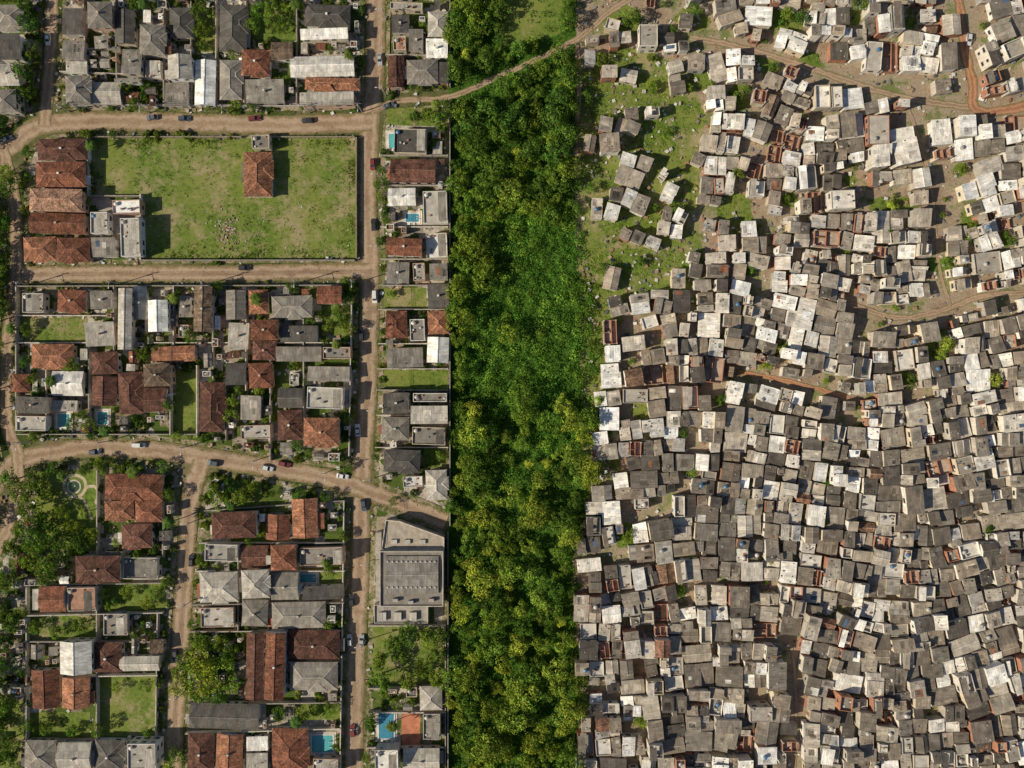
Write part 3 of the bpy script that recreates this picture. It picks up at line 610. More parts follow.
def fill(P,tries,smin,smax,frac,r):
    xs=[p[0] for p in P]; ys=[p[1] for p in P]; x0,x1,y0,y1=min(xs),max(xs),min(ys),max(ys); tot=0
    for t in range(tries):
        f=1-t/tries; w=r.uniform(smin,smin+(smax-smin)*f); d=r.uniform(smin,smin+(smax-smin)*f); x=r.uniform(x0,x1-w); y=r.uniform(y0,y1-d)
        if not all(inpoly(a,b,P) for a,b in ((x-4,y-4),(x+w+4,y-4),(x+w+4,y+d+4),(x-4,y+d+4))): continue
        if not free(x-1,y-1,x+w+2,y+d+2): continue
        if r.random()>frac: mark(x,y,x+w,y+d) if r.random()<.2 else None; continue
        big=min(w,d)>15
        res(x,y,x+w,y+d,r.choice('hhg' if big else 'ssfgf'),r.choice('TRGDLBOGT' if big else 'GGLDWTLBRDG'),r.uniform(2.9,3.4) if big else r.uniform(2.2,2.9),r)
for k,P in BLK.items():
    xs=[p[0] for p in P]; ys=[p[1] for p in P]
    if min(ys)<-50: fill([(max(-95,min(xs)),-92),(max(xs),-92),(max(xs),3),(max(-95,min(xs)),3)],400,16,32,.8,R)
    if max(ys)>800: fill([(max(-95,min(xs)),766),(max(xs)-8,766),(max(xs)-8,858),(max(-95,min(xs)),858)],500,16,32,.8,R)
fill([(-94,175),(-8,175),(-8,500),(-94,500)],600,16,32,.8,R); fill([(-94,550),(2,570),(2,760),(-94,760)],400,16,32,.8,R)
for k in ('A','B','C','D','E','F1','F2','F3'): fill(BLK[k],5000,5.5,16,.45,R)
# ------------------------------------------------------------------ walls
def wall(a,b,h=2.1,col=None,th=.2,name='boundary_wall'):
    m=MB(); p=(X(a[0]),Y(a[1])); q=(X(b[0]),Y(b[1])); L=math.hypot(q[0]-p[0],q[1]-p[1]); c=col or R.choice([(.66,.6,.52),(.5,.45,.38),(.4,.36,.31),(.56,.51,.44),(.35,.31,.26)])
    m.box(-L/2,-th/2,-.1,L/2,th/2,h,PL,c); m.box(-L/2,-th/2-.05,h,L/2,th/2+.05,h+.07,CO,tuple(k*.85 for k in c))
    n=max(1,int(L/4))
    for i in range(n+1): x=-L/2+L*i/n; m.box(x-.15,-th/2-.06,-.1,x+.15,th/2+.06,h+.14,PL,c)
    put(name,m.mesh(name),(p[0]+q[0])/2,(p[1]+q[1])/2,ZB,math.atan2(q[1]-p[1],q[0]-p[0]))
W=[((91,139),(91,196)),((143,196),(143,260)),((143,261),(355,261)),((91,197),(142,197)),
((20,316),(116,316)),((20,288),(20,430)),((20,434),(198,434)),((353,286),(350,455)),((22,287),(350,286)),((117,287),(117,372)),((148,287),(148,345)),((176,287),(176,344)),((215,287),(215,380)),((248,315),(248,390)),((272,320),(272,460)),((92,346),(92,430)),((50,346),(50,430)),((173,366),(173,434)),((199,366),(199,436)),((228,388),(228,440)),((305,320),(305,440)),((20,343),(350,343)),((30,394),(92,394)),
((100,465),(100,555)),((165,470),(165,560)),((28,584),(165,582)),((28,614),(165,611)),((28,640),(162,640)),((92,674),(160,673)),((26,738),(158,738)),((100,582),(100,738)),((30,584),(30,738)),((160,612),(158,738)),
((207,510),(345,500)),((202,542),(345,542)),((198,570),(345,570)),((196,603),(345,601)),((193,630),(343,629)),((245,660),(342,660)),((190,702),(342,700)),((188,731),(340,726)),((240,542),(240,628)),((345,500),(341,768)),((270,572),(270,628)),((245,700),(245,768)),((270,728),(270,768)),
((64,52),(118,50)),((64,74),(165,78)),((86,0),(88,50)),((118,0),(120,104)),((166,0),(166,104)),((193,0),(193,105)),((218,0),(218,105)),((248,0),(246,104)),((298,0),(298,104)),((66,106),(355,108)),
((383,157),(448,157)),((382,187),(448,187)),((382,228),(448,228)),((382,260),(448,260)),((381,286),(448,286)),((380,310),(448,310)),((380,344),(448,344)),((379,369),(448,369)),((378,390),(448,390)),((378,415),(448,415)),((377,447),(448,447)),((387,57),(448,58)),
((370,624),(446,624)),((370,686),(420,686)),((370,710),(446,710)),((368,745),(446,745)),((446,624),(446,768))]
for a,b in W: wall(a,b,R.uniform(1.6,2.2))
for a,b in [((357,139),(357,258)),((93,138),(242,138)),((274,138),(355,138))]: wall(a,b,1.3,(.33,.28,.2))
wall((450.5,104),(450.5,524),2.6,(.34,.31,.27)); wall((450.5,-95),(450.5,88),2.6,(.34,.31,.27)); wall((448.5,532),(448.5,870),2.4,(.36,.33,.28))
# ------------------------------------------------------------------ foliage
def np_mesh(name,V,C,mi,mats):
    n=len(V)//4; me=bpy.data.meshes.new(name); me.vertices.add(n*4); me.vertices.foreach_set('co',V.astype(np.float32).ravel())
    me.loops.add(n*4); me.loops.foreach_set('vertex_index',np.arange(n*4,dtype=np.int32)); me.polygons.add(n); me.polygons.foreach_set('loop_start',np.arange(0,n*4,4,dtype=np.int32))
    try: me.polygons.foreach_set('loop_total',np.full(n,4,dtype=np.int32))
    except Exception: pass
    for m in mats: me.materials.append(m)
    me.polygons.foreach_set('material_index',mi.astype(np.int32))
    a=me.attributes.new('col','FLOAT_COLOR','CORNER'); c=np.ones((n,4),np.float32); c[:,:3]=C; a.data.foreach_set('color',np.repeat(c,4,axis=0).ravel()); me.update(calc_edges=True); return me
def cloud(cen,rad,per,size,base,up=.15,flat=.8,rg=NR,inner=.7):
    cnt=np.maximum(4,(per*rad*rad).astype(int)); idx=np.repeat(np.arange(len(cen)),cnt); n=len(idx)
    d=rg.normal(size=(n,3)); d/=np.linalg.norm(d,axis=1,keepdims=True); d[:,2]=np.where(d[:,2]<-up,-d[:,2],d[:,2])
    rr=rad[idx]*rg.uniform(inner,1.08,n); pos=cen[idx]+d*rr[:,None]*np.array([1,1,flat])
    nr=d+rg.normal(size=(n,3))*.45; nr/=np.linalg.norm(nr,axis=1,keepdims=True)
    t=np.cross(nr,rg.normal(size=(n,3))); t/=np.linalg.norm(t,axis=1,keepdims=True); b=np.cross(nr,t)
    s=(size*rg.uniform(.6,1.3,n))[:,None]
    V=np.stack([pos+t*s,pos+b*s*.6,pos-t*s,pos-b*s*.6],1).reshape(-1,3)
    C=np.array(base)[None,:]*rg.uniform(.6,1.35,n)[:,None]*(rg.uniform(.65,1.35,len(cen))[idx])[:,None]
    C[:,0]*=rg.uniform(.8,1.25,n); return V,C
def tube(a,b,r0,r1,n=6):
    a=np.array(a,float);b=np.array(b,float); d=b-a; d/=np.linalg.norm(d)+1e-9; t=np.cross(d,[.3,.9,.1]); t/=np.linalg.norm(t); u_=np.cross(d,t); Q=[]
    for i in range(n):
        p0,p1=2*math.pi*i/n,2*math.pi*(i+1)/n; f=lambda p,c,r: c+(t*math.cos(p)+u_*math.sin(p))*r
        Q+= [f(p0,a,r0),f(p1,a,r0),f(p1,b,r1),f(p0,b,r1)]
    return Q
def tree_mesh(seed,rad,ht,base,name='broadleaf_tree',npuff=30,pr=(.5,1.2),leaf=.26,per=46):
    rg=np.random.default_rng(seed); cs=[];rs=[]
    ex,ey=rg.uniform(.85,1.15,2)
    for i in range(npuff):
        a=rg.uniform(0,6.283); q=math.sqrt(rg.uniform(0,1)); rr=q*rad*.88; z=ht-rad*.15-(q**2)*rad*.55+rg.uniform(-.5,.5)*rad*.6
        cs.append((rr*math.cos(a)*ex,rr*math.sin(a)*ey,z)); rs.append(rg.uniform(*pr)*rad/3.0)
    cs=np.array(cs);rs=np.array(rs); V,C=cloud(cs,rs,per*9/(rad*rad)*1.0,leaf,base,rg=rg)
    Q=tube((0,0,-.3),(0.1,0,ht*.5),.22,.15); 
    for i in range(7):
        j=rg.integers(npuff); Q+=tube((0.1,0,ht*rg.uniform(.35,.5)),cs[j],.1,.03,5)
    Q=np.array(Q); V=np.vstack([V,Q]); nb=len(Q)//4; mi=np.zeros(len(V)//4,int); mi[-nb:]=1; C=np.vstack([C,np.tile([.12,.085,.06],(nb,1))])
    return np_mesh(name,V,C,mi,[M_LEAF,M_BARK])
TD=[tree_mesh(100+i,2.8+.4*(i%3),5+i%3,(.105,.18,.032)) for i in range(5)]
TM=[tree_mesh(200+i,2.8+.5*(i%3),5+i%3,(.155,.245,.036)) for i in range(5)]
TB=[tree_mesh(300+i,2.6+.5*(i%3),5+i%3,(.25,.33,.05)) for i in range(6)]
BUSH=[tree_mesh(400+i,1.2,1.5,(.13,.19,.035),'garden_bush',8,(1.0,1.6),.17,60) for i in range(3)]
def palm_mesh(seed):
    rg=np.random.default_rng(seed); h=6.5; Q=tube((0,0,-.2),(.2,.1,h),.16,.11,8); nb=len(Q)//4; F=[];
    for k in range(15):
        a=6.283*k/15+rg.uniform(-.15,.15); L=rg.uniform(2.0,2.6); up=rg.uniform(.1,.7); pr=None
        for j in range(8):
            t=j/7; r_=L*t; z=h+up*math.sin(t*2.2)*1.1-1.5*t*t; wd=.42*math.sin(math.pi*min(1,.12+t*.88))+.03
            c=np.array([.2+r_*math.cos(a),.1+r_*math.sin(a),z]); s=np.array([-math.sin(a),math.cos(a),-.35])*wd; s2=np.array([math.sin(a),-math.cos(a),-.35])*wd
            if pr is not None: F+=[pr[0],c,c+s,pr[1],pr[0],c,c+s2,pr[2]]
            pr=(c,c+s*.95,c+s2*.95)
    V=np.array(Q+F); n=len(V)//4; mi=np.zeros(n,int); mi[:nb]=1; C=np.tile([.12,.18,.04],(n,1))*rg.uniform(.7,1.2,(n,1)); C[:nb]=[.2,.16,.12]
    return np_mesh('palm_tree',V,C,mi,[M_LEAF,M_BARK])
PALM=[palm_mesh(5),palm_mesh(6)]
def plant(lst,px,py,sc=1,name='broadleaf_tree'): put(name,R.choice(lst),X(px),Y(py),0.05,R.uniform(0,6.28),(sc*R.uniform(.88,1.12),sc*R.uniform(.88,1.12),sc*R.uniform(.8,1.1)))
PATH=[(372,112),(400,101),(450,97),(500,76),(540,58),(575,40),(610,12),(650,-20)]
def dpath(x,y): return min(dseg(x,y,PATH[i],PATH[i+1]) for i in range(len(PATH)-1))
placed=[]
def allowed(x,y):
    if y<48 and 502<x<566 : return False
    if y<200: return math.sin(x*.15+y*.04)+math.sin(x*.06-y*.13+2)>-1.4
    n=8*math.sin(x*.12)+6*math.sin(x*.31+1)
    if y<285: return x<482+n*.6 or (y<212+n)
    if y<402+n: return x<463 or (abs(x-500)<9 and abs(y-330)<6) or (abs(x-540)<6 and abs(y-270)<5)
    if y<460: return math.sin(x*.09+y*.07)+math.sin(x*.05-y*.11)>.05
    return math.sin(x*.13+y*.05+1)+math.sin(x*.07-y*.12)>-.95
for _ in range(14000):
    y=R.uniform(-92,865); x=R.uniform(455,bR(y)-5+rag(y)*.8)
    if not allowed(x,y): continue
    if dpath(x,y)<11: continue
    dmin=R.uniform(9,17) if y<400 else R.uniform(10,21)
    if any((x-a)**2+(y-b)**2<dmin*dmin for a,b in placed): continue
    placed.append((x,y)); q=R.random()
    if y<200: L=TD if q<.45 else (TM if q<.92 else TB)
    elif y<395: L=TM
    elif y<450: L=TM if q<.6 else TB
    else: L=TB if q<.66 else (TM if q<.88 else TD)
    plant(L,x,y,R.uniform(.5,1.25))
print('strip trees',len(placed))
def mass(name,pts,rr,per,size,base,zbase=0.0,flat=.8):
    c=np.array([(X(x),Y(y),zbase) for x,y in pts]); r_=np.array(rr); V,C=cloud(c,r_,per,size,base,up=0.0,flat=flat)
    put(name,np_mesh(name,V,C,np.zeros(len(V)//4,int),[M_LEAF]))
def scatter(n,fn):
    out=[]
    while len(out)<n:
        p=fn()
        if p: out.append(p)
    return out
def fstrip():
    y=R.uniform(-92,865); x=R.uniform(452,bR(y)-1+rag(y)*.8)
    if dpath(x,y)<4.5 or (y<44 and 505<x<562 and R.random()<.85): return None
    return (x,y)
P1=scatter(9000,fstrip); mass('vine_thicket',P1,[R.uniform(.5,1.2) for p in P1],18,.24,(.14,.25,.034),.3,.9)
def fmid():
    y=R.uniform(180,455); x=R.uniform(453,bR(y)+rag(y)*.8)
    return (x,y)
P1=scatter(1500,fmid); mass('vine_thicket',P1,[R.uniform(.5,1.6)*R.uniform(.6,1) for p in P1],30,.22,(.19,.32,.04),.5,.8)
P1=scatter(200,fmid); mass('vine_thicket',P1,[R.uniform(1.2,2.0) for p in P1],36,.24,(.25,.37,.05),.7,.85)
def fsp():
    y=R.uniform(240,500); x=bR(y)+abs(R.gauss(0,10))-3
    return (x,y)
P1=scatter(520,fsp); mass('weed_patch',P1,[R.uniform(.3,.9) for _ in P1],20,.2,(.17,.27,.036),0,.7)
def frt():
    y=R.uniform(480,860); x=bR(y)+R.gauss(0,5)
    return (x,y)
P1=scatter(420,frt); mass('weed_patch',P1,[R.uniform(.4,1.1) for _ in P1],20,.22,(.16,.25,.035),0,.8)
for (a,b,c,d) in GREEN:
    n=int(c*d*.42); pts=[]
    while len(pts)<n:
        u_,w_=R.uniform(-1,1),R.uniform(-1,1)
        if u_*u_+w_*w_<1:
            x,y=a+u_*c*1.15,b+w_*d*1.15
            if not LANES[int(y)+OFF,int(x)+OFF]: pts.append((x,y))
    poly=[(a+c*R.uniform(.8,1.25)*math.cos(t*.5236),b+d*R.uniform(.8,1.25)*math.sin(t*.5236)) for t in range(12)]
    lz+=.002; sheet('grass_ground',poly,.022+(lz-.2)*.05,G_GRASS,1.5)
    mass('weed_patch',pts,[R.uniform(.2,.65)*(1.6 if R.random()<.1 else 1) for _ in pts],22,.17,(.15,.24,.034),0,.6)
def falley():
    x=R.uniform(585,1120); y=R.uniform(-80,850)
    if OCC[int(y)+OFF,int(x)+OFF]: return None
    if R.random()<(.1 if x<705 and y<340 else .6 if x<660 else .82): return None
    return (x,y)
P1=scatter(1900,falley); mass('alley_weeds',P1,[R.uniform(.2,.7) for _ in P1],20,.16,(.13,.21,.03),0,.6)
for x,y,s,l in [(940,345,.9,TB),(936,335,.7,TB),(938,356,.7,TM),(766,366,.6,TM),(600,62,.7,TM),(855,8,.9,TD),(800,22,.8,TD),(785,18,.8,TM),(630,22,.8,TM),(692,15,.7,TD),(652,90,.6,TM),(735,100,.6,TM),(610,205,.5,TM),(888,208,.6,TB),(884,232,.5,TM),(968,228,.6,TM),(964,238,.5,TB),(942,264,.5,TM),(770,560,.5,TB),(905,378,.6,TM),(585,100,.6,TM),(650,60,.5,TM),(612,120,.5,TM),(690,470,.5,TB),(640,720,.6,TM),(983,528,.6,TM),(745,92,.5,TD),(770,70,.5,TD),(590,190,.6,TM),(598,270,.6,TM),(606,330,.5,TM),(598,400,.6,TB),(600,440,.5,TM),(640,262,.5,TM),(628,536,.7,TM),(1005,240,.6,TM),(860,430,.5,TM),(720,400,.5,TM),(745,500,.5,TM),(990,380,.6,TB),(930,590,.5,TM),(680,590,.5,TM),(1010,440,.5,TM),(870,280,.5,TM),(960,170,.6,TM),(780,350,.6,TM),(748,270,.5,TM),(702,300,.5,TM),(820,520,.5,TB)]: plant(l,x,y,s)
nt_=0
for _ in range(9000):
    x=R.uniform(590,1100); y=R.uniform(-60,840)
    if nt_>45: break
    if OCC[int(y)+OFF-3:int(y)+OFF+4,int(x)+OFF-3:int(x)+OFF+4].any(): continue
    plant(R.choice([TM,TM,TB,TD]),x,y,R.uniform(.3,.55)); mark(x-4,y-4,x+4,y+4); nt_+=1
RT=[(20,478,1.1,TD),(30,492,1.2,TD),(45,478,1,TD),(40,505,1.3,TM),(52,520,1.1,TM),(62,535,1.2,TD),(45,540,1.2,TM),(60,560,1.1,TD),(35,560,1.1,TM),(52,572,1,TM),(78,525,.9,TM),(85,543,1,TM),(90,468,.6,TD),(58,468,.8,TM),(52,492,.8,TM),(20,545,1,TD),(15,575,1.2,TD),(5,600,1.2,TD),(18,620,1.1,TD),(8,640,1,TD),(12,700,1.2,TM),(5,720,1.2,TM),(14,752,1.1,TM),(66,512,.9,TM),(14,660,1,TD),(4,680,1.1,TD),(95,535,.8,TM),(72,550,.9,TD),(36,525,1.1,TD),(18,735,.9,TD),
(208,655,1.25,TB),(200,670,1.2,TM),(216,676,1.2,TB),(228,660,1.1,TM),(190,680,1.1,TB),(208,640,1,TM),(192,656,1.1,TM),(222,640,.9,TB),(178,750,.8,TB),(174,762,.7,TB),(234,648,.8,TM),(226,690,1,TM),(206,690,1.1,TM),(236,680,.8,TB),(184,668,.9,TM),(198,636,.7,TD),
(218,490,.9,TM),(232,485,.8,TD),(245,495,.9,TM),(255,486,.7,TM),(225,500,.8,TM),(35,30,1,TD),(30,10,.9,TD),(36,55,.9,TM),(32,78,1,TD),(25,98,1,TD),(34,95,.8,TM),(-12,140,1,TD),(205,18,.9,TD),(206,35,.9,TM),(205,48,.7,TD),(262,14,.8,TM),(275,24,.9,TD),(288,12,.7,TM),(258,30,.8,TD),(275,8,.9,TM),(285,34,.7,TM),(130,92,.7,TM),(150,90,.7,TD),(145,100,.6,TM),
(12,175,.8,TM),(14,190,.9,TD),(0,215,1.1,TD),(2,235,1.2,TM),(-2,258,1.2,TM),(3,282,1.2,TD),(0,300,1.2,TM),(-2,322,1.1,TD),(2,345,1,TM),(-3,365,.9,TM),(16,180,.7,TM),(10,225,.9,TM),(8,250,.9,TD),(6,268,.9,TM),(10,310,.8,TD),(-4,390,1,TM),(0,410,.9,TD),(352,292,.9,TD),(346,284,.7,TM),(350,330,.7,TM),(345,320,.6,TM),(95,425,.7,TM),(88,415,.6,TM),(150,340,.6,TM),(160,350,.6,TD),(235,400,.7,TM),(233,415,.7,TM),(180,436,.5,TM),(340,460,.5,TM),(38,380,.7,TM),(30,362,.7,TD),(75,362,.5,TM),(330,325,.6,TM),(320,315,.5,TM),(340,312,.7,TD),(30,330,.6,TM),
(385,672,1.2,TM),(382,655,1,TB),(395,640,1,TM),(410,632,1,TD),(428,636,1,TM),(440,650,1,TD),(425,665,.9,TM),(408,678,.9,TM),(400,655,.8,TD),(438,675,.8,TM),(410,700,.6,TM),(398,700,.6,TM),(441,632,.9,TD),(385,690,.7,TM),(430,118,.8,TM),(440,126,.8,TD),(445,114,.9,TM),(415,118,.6,TM),(435,145,.6,TM),(392,295,.5,TM),(400,60,.4,TM),(440,455,.6,TM),(430,462,.5,TM),(395,270,.5,TM),(452,505,.8,TM),(395,500,.5,TM),(380,196,.4,TM),(150,560,.4,TM),(160,590,.6,TM),(150,600,.6,TB),(130,590,.6,TM),(108,592,.5,TM),(120,685,.5,TM),(102,725,.7,TM),(152,728,.6,TM),(110,630,.5,TM),(148,625,.6,TM),(332,705,.6,TM),(318,708,.5,TD),(305,712,.6,TB),(330,570,.5,TM),(105,560,.5,TM),(118,600,.5,TD),(400,22,.4,TM),(40,625,.8,TD),(60,630,.7,TM),(85,622,.8,TD),(50,725,.8,TM),(75,728,.7,TM),(36,720,.7,TD),(150,682,.6,TM),(112,602,.6,TM),(140,630,.6,TD),(330,620,.6,TM),(335,650,.5,TD)]
for x,y,s,l in RT: plant(l,x,y,s*.95)
for i in range(26): plant([TD,TM][i%2],R.uniform(-95,-12),R.uniform(-90,860),R.uniform(.8,1.2))
for x,y in [(98,150),(352,60),(262,300),(110,430),(92,510),(68,474),(176,520),(300,715),(388,640),(340,345),(140,470),(236,505),(20,330),(300,12),(150,12),(436,108),(395,720),(330,560),(60,380),(180,300)]: plant(PALM,x,y,R.uniform(.7,.95),'palm_tree')
nt_=0
for _ in range(9000):
    x=R.uniform(-15,444); y=R.uniform(-5,775)
    if nt_>130: break
    if OCC[int(y)+OFF-3:int(y)+OFF+4,int(x)+OFF-3:int(x)+OFF+4].any() or not any(inpoly(x,y,P) for P in BLK.values()): continue
    plant(R.choice([TD,TM]),x,y,R.uniform(.35,.7)); mark(x-3,y-3,x+3,y+3); nt_+=1
nb=0
for _ in range(9000):
    x=R.uniform(-20,446); y=R.uniform(-5,775)
    if nb>480: break
    if OCC[int(y)+OFF-2:int(y)+OFF+3,int(x)+OFF-2:int(x)+OFF+3].any(): continue
    if not any(inpoly(x,y,P) for P in BLK.values()): continue
    plant(BUSH,x,y,R.uniform(.5,1.2),'garden_bush'); nb+=1
pts=[]
for P in BLK.values():
    Q=rounded(P,8)
    for i in range(len(Q)):
        a,b=Q[i-1],Q[i]; L=math.hypot(b[0]-a[0],b[1]-a[1])
        for k in range(int(L*1.2)):
            if math.sin(a[0]*.1+k*.13)+R.uniform(-1,1)<0: continue
            t=R.random(); pts.append((a[0]+(b[0]-a[0])*t+R.gauss(0,1.8),a[1]+(b[1]-a[1])*t+R.gauss(0,1.8)))
mass('roadside_weeds',pts,[R.uniform(.15,.65) for _ in pts],24,.14,(.14,.2,.035),.08,.6)
def ffield():
    a,b,c,d=R.choice(LAWNS[:3]+LAWNS[:2]+LAWNS); x,y=R.uniform(a,c),R.uniform(b,d)
    if x<144 and 197<y<262 and a==92: return None
    return (x,y)
P1=scatter(5200,ffield); mass('grass_tufts',P1,[R.uniform(.12,.45) for _ in P1],30,.12,(.15,.22,.036),.1,.5)
def ffe():
    x=R.uniform(93,355); y=R.uniform(140,259)
    e=min(x-93,355-x,y-140,259-y)
    if 243<x<273 and y<198 or (x<144 and y>196): return None
    return (x,y) if R.random()<math.exp(-e/5)*(.5+.5*math.sin(x*.1+y*.13))+.03 else None
P1=scatter(1000,ffe); mass('weed_hedge',P1,[R.uniform(.2,.85) for _ in P1],22,.18,(.1,.165,.028),.1,.7)
def debris(name,pts,smin,smax,cols,z0):
    m=MB()
    for x,y in pts:
        s=R.uniform(smin,smax); a=R.uniform(0,3.14); c,q=math.cos(a)*s,math.sin(a)*s; e=R.uniform(.4,1); cx,cy=X(x),Y(y); h=s*R.uniform(.4,1.2)
        b=[(cx-c+q*e,cy-q-c*e),(cx+c+q*e,cy+q-c*e),(cx+c-q*e,cy+q+c*e),(cx-c-q*e,cy-q+c*e)]
        m.pris([(p[0],p[1],z0-.05) for p in b],[(p[0]*.9+cx*.1,p[1]*.9+cy*.1,z0+h) for p in b],CO,R.choice(cols))
    put(name,m.mesh(name))
DC=[(.45,.42,.38),(.6,.57,.52),(.34,.2,.13),(.25,.2,.15),(.1,.1,.1),(.7,.67,.62),(.2,.22,.26),(.4,.3,.2)]
debris('rubble_pile',[(R.gauss(228,6),R.gauss(232,9)) for _ in range(150)],.1,.32,[(.45,.4,.34),(.36,.29,.22),(.32,.18,.12)],.15)
debris('rubble_pile',[(R.gauss(106,8),R.gauss(240,12)) for _ in range(80)],.1,.4,DC,.15)
debris('settlement_debris',[p for p in scatter(4200,lambda:(lambda x,y:None if OCC[int(y)+OFF,int(x)+OFF] else (x,y))(R.uniform(583,1120),R.uniform(-80,850)))],.1,.6,DC,.02)
debris('yard_clutter',[p for p in scatter(2100,lambda:(lambda x,y:None if OCC[int(y)+OFF,int(x)+OFF] else (x,y))(R.uniform(-20,446),R.uniform(-10,780)))],.12,.6,DC,.12)
debris('field_stones',[(R.uniform(150,354),R.uniform(200,258)) for _ in range(60)],.08,.2,DC[:2],.15)
# ------------------------------------------------------------------ cars
def car_mesh(col,kind):
    m=MB(); L=2.1; prof=[(-2.1,.35,.62,.72),(-2.0,.28,.8,.8),(-1.2,.25,.92,.86),(.9,.25,.9,.86),(1.75,.28,.74,.82),(2.05,.33,.6,.72)]
    if kind=='van': prof=[(-2.2,.35,.8,.8),(-2.1,.28,.95,.86),(-1.2,.25,1.0,.9),(1.3,.25,.98,.9),(1.95,.28,.85,.86),(2.15,.33,.62,.74)]
    sec=[[(x,-w*.96,zb),(x,-w,zb+.25),(x,-w*.93,zt),(x,w*.93,zt),(x,w,zb+.25),(x,w*.96,zb)] for x,zb,zt,w in prof]
    for a,b in zip(sec,sec[1:]):
        for i in range(6):
            j=(i+1)%6; m.face([a[i],b[i],b[j],a[j]],ME,col)
    m.face(sec[0],ME,col); m.face(sec[-1][::-1],ME,col)
    if kind=='hatch': b0,b1,t0,t1,zt=-1.95,.95,-1.45,.25,1.42
    elif kind=='van': b0,b1,t0,t1,zt=-2.12,1.4,-1.95,.75,1.85
    else: b0,b1,t0,t1,zt=-1.5,.95,-.95,.25,1.4
    zb=.9; B=[(b0,-.78,zb),(b1,-.76,zb-.02),(b1,.76,zb-.02),(b0,.78,zb)]; Tt=[(t0,-.6,zt),(t1,-.6,zt),(t1,.6,zt),(t0,.6,zt)]
    for i in range(4):
        j=(i+1)%4; m.face([B[i],B[j],Tt[j],Tt[i]],GL,(.03,.03,.03))
    m.slab([(a,b*1.02,c+.04) for a,b,c in Tt],.06,ME,col)
    for i in range(4): m.beam(B[i],Tt[i],.07,.02,ME,col)
    for sx in (-1.3,1.3):
        for sy in (-1,1):
            n=12; p=[(sx+.32*math.cos(6.283*k/n),.32+.32*math.sin(6.283*k/n)) for k in range(n)]; y0,y1=sy*.66,sy*.88
            m.pris([(a,y0,b) for a,b in p],[(a,y1,b) for a,b in p],RU,(.02,.02,.02)); m.face([(sx+.2*math.cos(6.283*k/8),sy*.885,.32+.2*math.sin(6.283*k/8)) for k in range(8)],ME,(.5,.5,.5))
    for sy in (-.58,.58):
        m.box(prof[-1][0]-.06,sy-.14,.5,prof[-1][0]+.02,sy+.14,.62,ME,(.8,.8,.75)); m.box(prof[0][0]-.02,sy-.14,.5,prof[0][0]+.06,sy+.14,.64,ME,(.4,.02,.02))
        m.box(.75,sy*1.55-.08,.92,.9,sy*1.55+.08,1.04,ME,col)
    return m.mesh('parked_car')
CM=[car_mesh(c,k) for c,k in [((.72,.72,.72),'sedan'),((.03,.03,.035),'hatch'),((.4,.41,.42),'sedan'),((.2,.03,.03),'hatch'),((.72,.71,.7),'van'),((.12,.13,.15),'sedan'),((.6,.6,.6),'hatch'),((.06,.08,.12),'hatch')]]
CARS=[(153,118,3),(185,119,0),(255,119,2),(308,121,0),(8,140,25),(380,60,90),(373,165,90),(375,297,90),(362,335,88),(343,476,-12),(285,464,-12),(268,468,-12),(364,505,95),(362,640,90),(350,640,92),(245,268,0),(140,445,0),(192,560,88),(176,655,92),(353,730,90),(389,106,20),(96,452,4),(214,463,-10),(358,430,92),(49,40,90),(352,600,90),(374,225,90),(982,95,70),(968,40,85)]
for x,y,a in CARS: put('parked_car',R.choice(CM),X(x),Y(y),.09,math.radians(a+R.choice([0,180])+R.uniform(-3,3)),.88)
m=MB(); m.cyl(0,0,-.2,8.5,.16,.1,CO,(.45,.43,.4),8); m.box(-1,-.06,7.7,1,.06,7.82,CO,(.25,.18,.12),bot=True)
for a in (-.9,-.3,.3,.9): m.cyl(a,0,7.82,7.98,.05,.04,CO,(.6,.6,.6),6)
m.beam((0,0,7),(0,1.8,7.5),.07,.05,ME,(.5,.5,.5)); m.box(-.12,1.6,7.38,.12,2.2,7.5,ME,(.6,.6,.6),bot=True); m.cyl(.25,.2,6.2,7.1,.18,.18,ME,(.4,.4,.4),8)
PM=m.mesh('utility_pole')
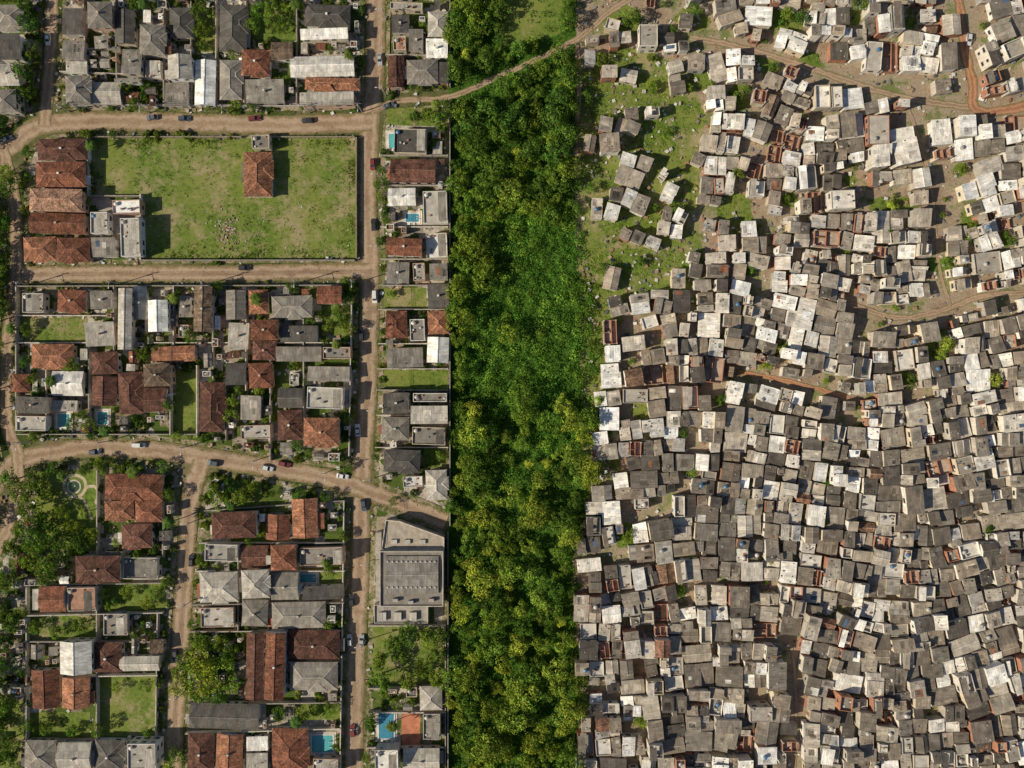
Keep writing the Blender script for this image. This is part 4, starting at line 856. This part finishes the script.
def wires(P):
    m=MB()
    for a,b in zip(P,P[1:]):
        for o in (-.8,0,.8):
            pv=None
            for k in range(7):
                t=k/6; x=X(a[0])+(X(b[0])-X(a[0]))*t+o*.6; y=Y(a[1])+(Y(b[1])-Y(a[1]))*t+o*.6; z=7.9-2.0*t*(1-t)
                if pv: m.beam(pv,(x,y,z),.025,.02,ME,(.03,.03,.03))
                pv=(x,y,z)
    put('power_line',m.mesh('power_line'))
for P,a in [([(386,y) for y in (-60,20,96)]+[(382,180),(381,250),(380,330),(378,410),(374,478),(372,560),(366,640),(362,720),(360,800)],90),([(70,112),(150,113),(230,114),(310,113),(362,112)],180),([(30,285),(120,284),(210,284),(300,283),(356,283)],180),([(30,441),(110,441),(190,446),(260,459),(330,471)],180),([(197,520),(193,600),(186,690),(181,770)],90)]:
    for x,y in P: put('utility_pole',PM,X(x),Y(y),.05,math.radians(a))
    wires(P)
# ------------------------------------------------------------------ light, sky, camera
EL=math.radians(35); sx,sy=-1.0,-.32; l=math.hypot(sx,sy); sx/=l; sy/=l
sun=bpy.data.lights.new('sun','SUN'); sun.energy=5.0; sun.angle=math.radians(.5); sun.color=(1,.9,.7)
so=bpy.data.objects.new('sun',sun); col0.objects.link(so)
dv=Vector((sx*math.cos(EL),sy*math.cos(EL),math.sin(EL))); so.rotation_euler=(-dv).to_track_quat('-Z','Y').to_euler(); so.location=dv*300
w=bpy.data.worlds.new('World'); scene.world=w; w.use_nodes=True; nt=w.node_tree
bg=nt.nodes.get('Background') or nt.nodes.new('ShaderNodeBackground')
sk=nt.nodes.new('ShaderNodeTexSky'); sk.sky_type='NISHITA'; sk.sun_disc=False; sk.sun_elevation=EL; sk.sun_rotation=math.atan2(sx,sy)%(2*math.pi)
nt.links.new(sk.outputs[0],bg.inputs[0]); bg.inputs[1].default_value=.07
cam=bpy.data.cameras.new('camera'); cam.sensor_width=36; cam.lens=36*CAMH/(1024*S); cam.clip_end=5000; cam.clip_start=1
co=bpy.data.objects.new('camera',cam); co.location=(0,0,CAMH); col0.objects.link(co); scene.camera=co
scene.view_settings.view_transform='Standard'; scene.view_settings.look='None'; scene.view_settings.exposure=0
print('objects',len(bpy.data.objects))
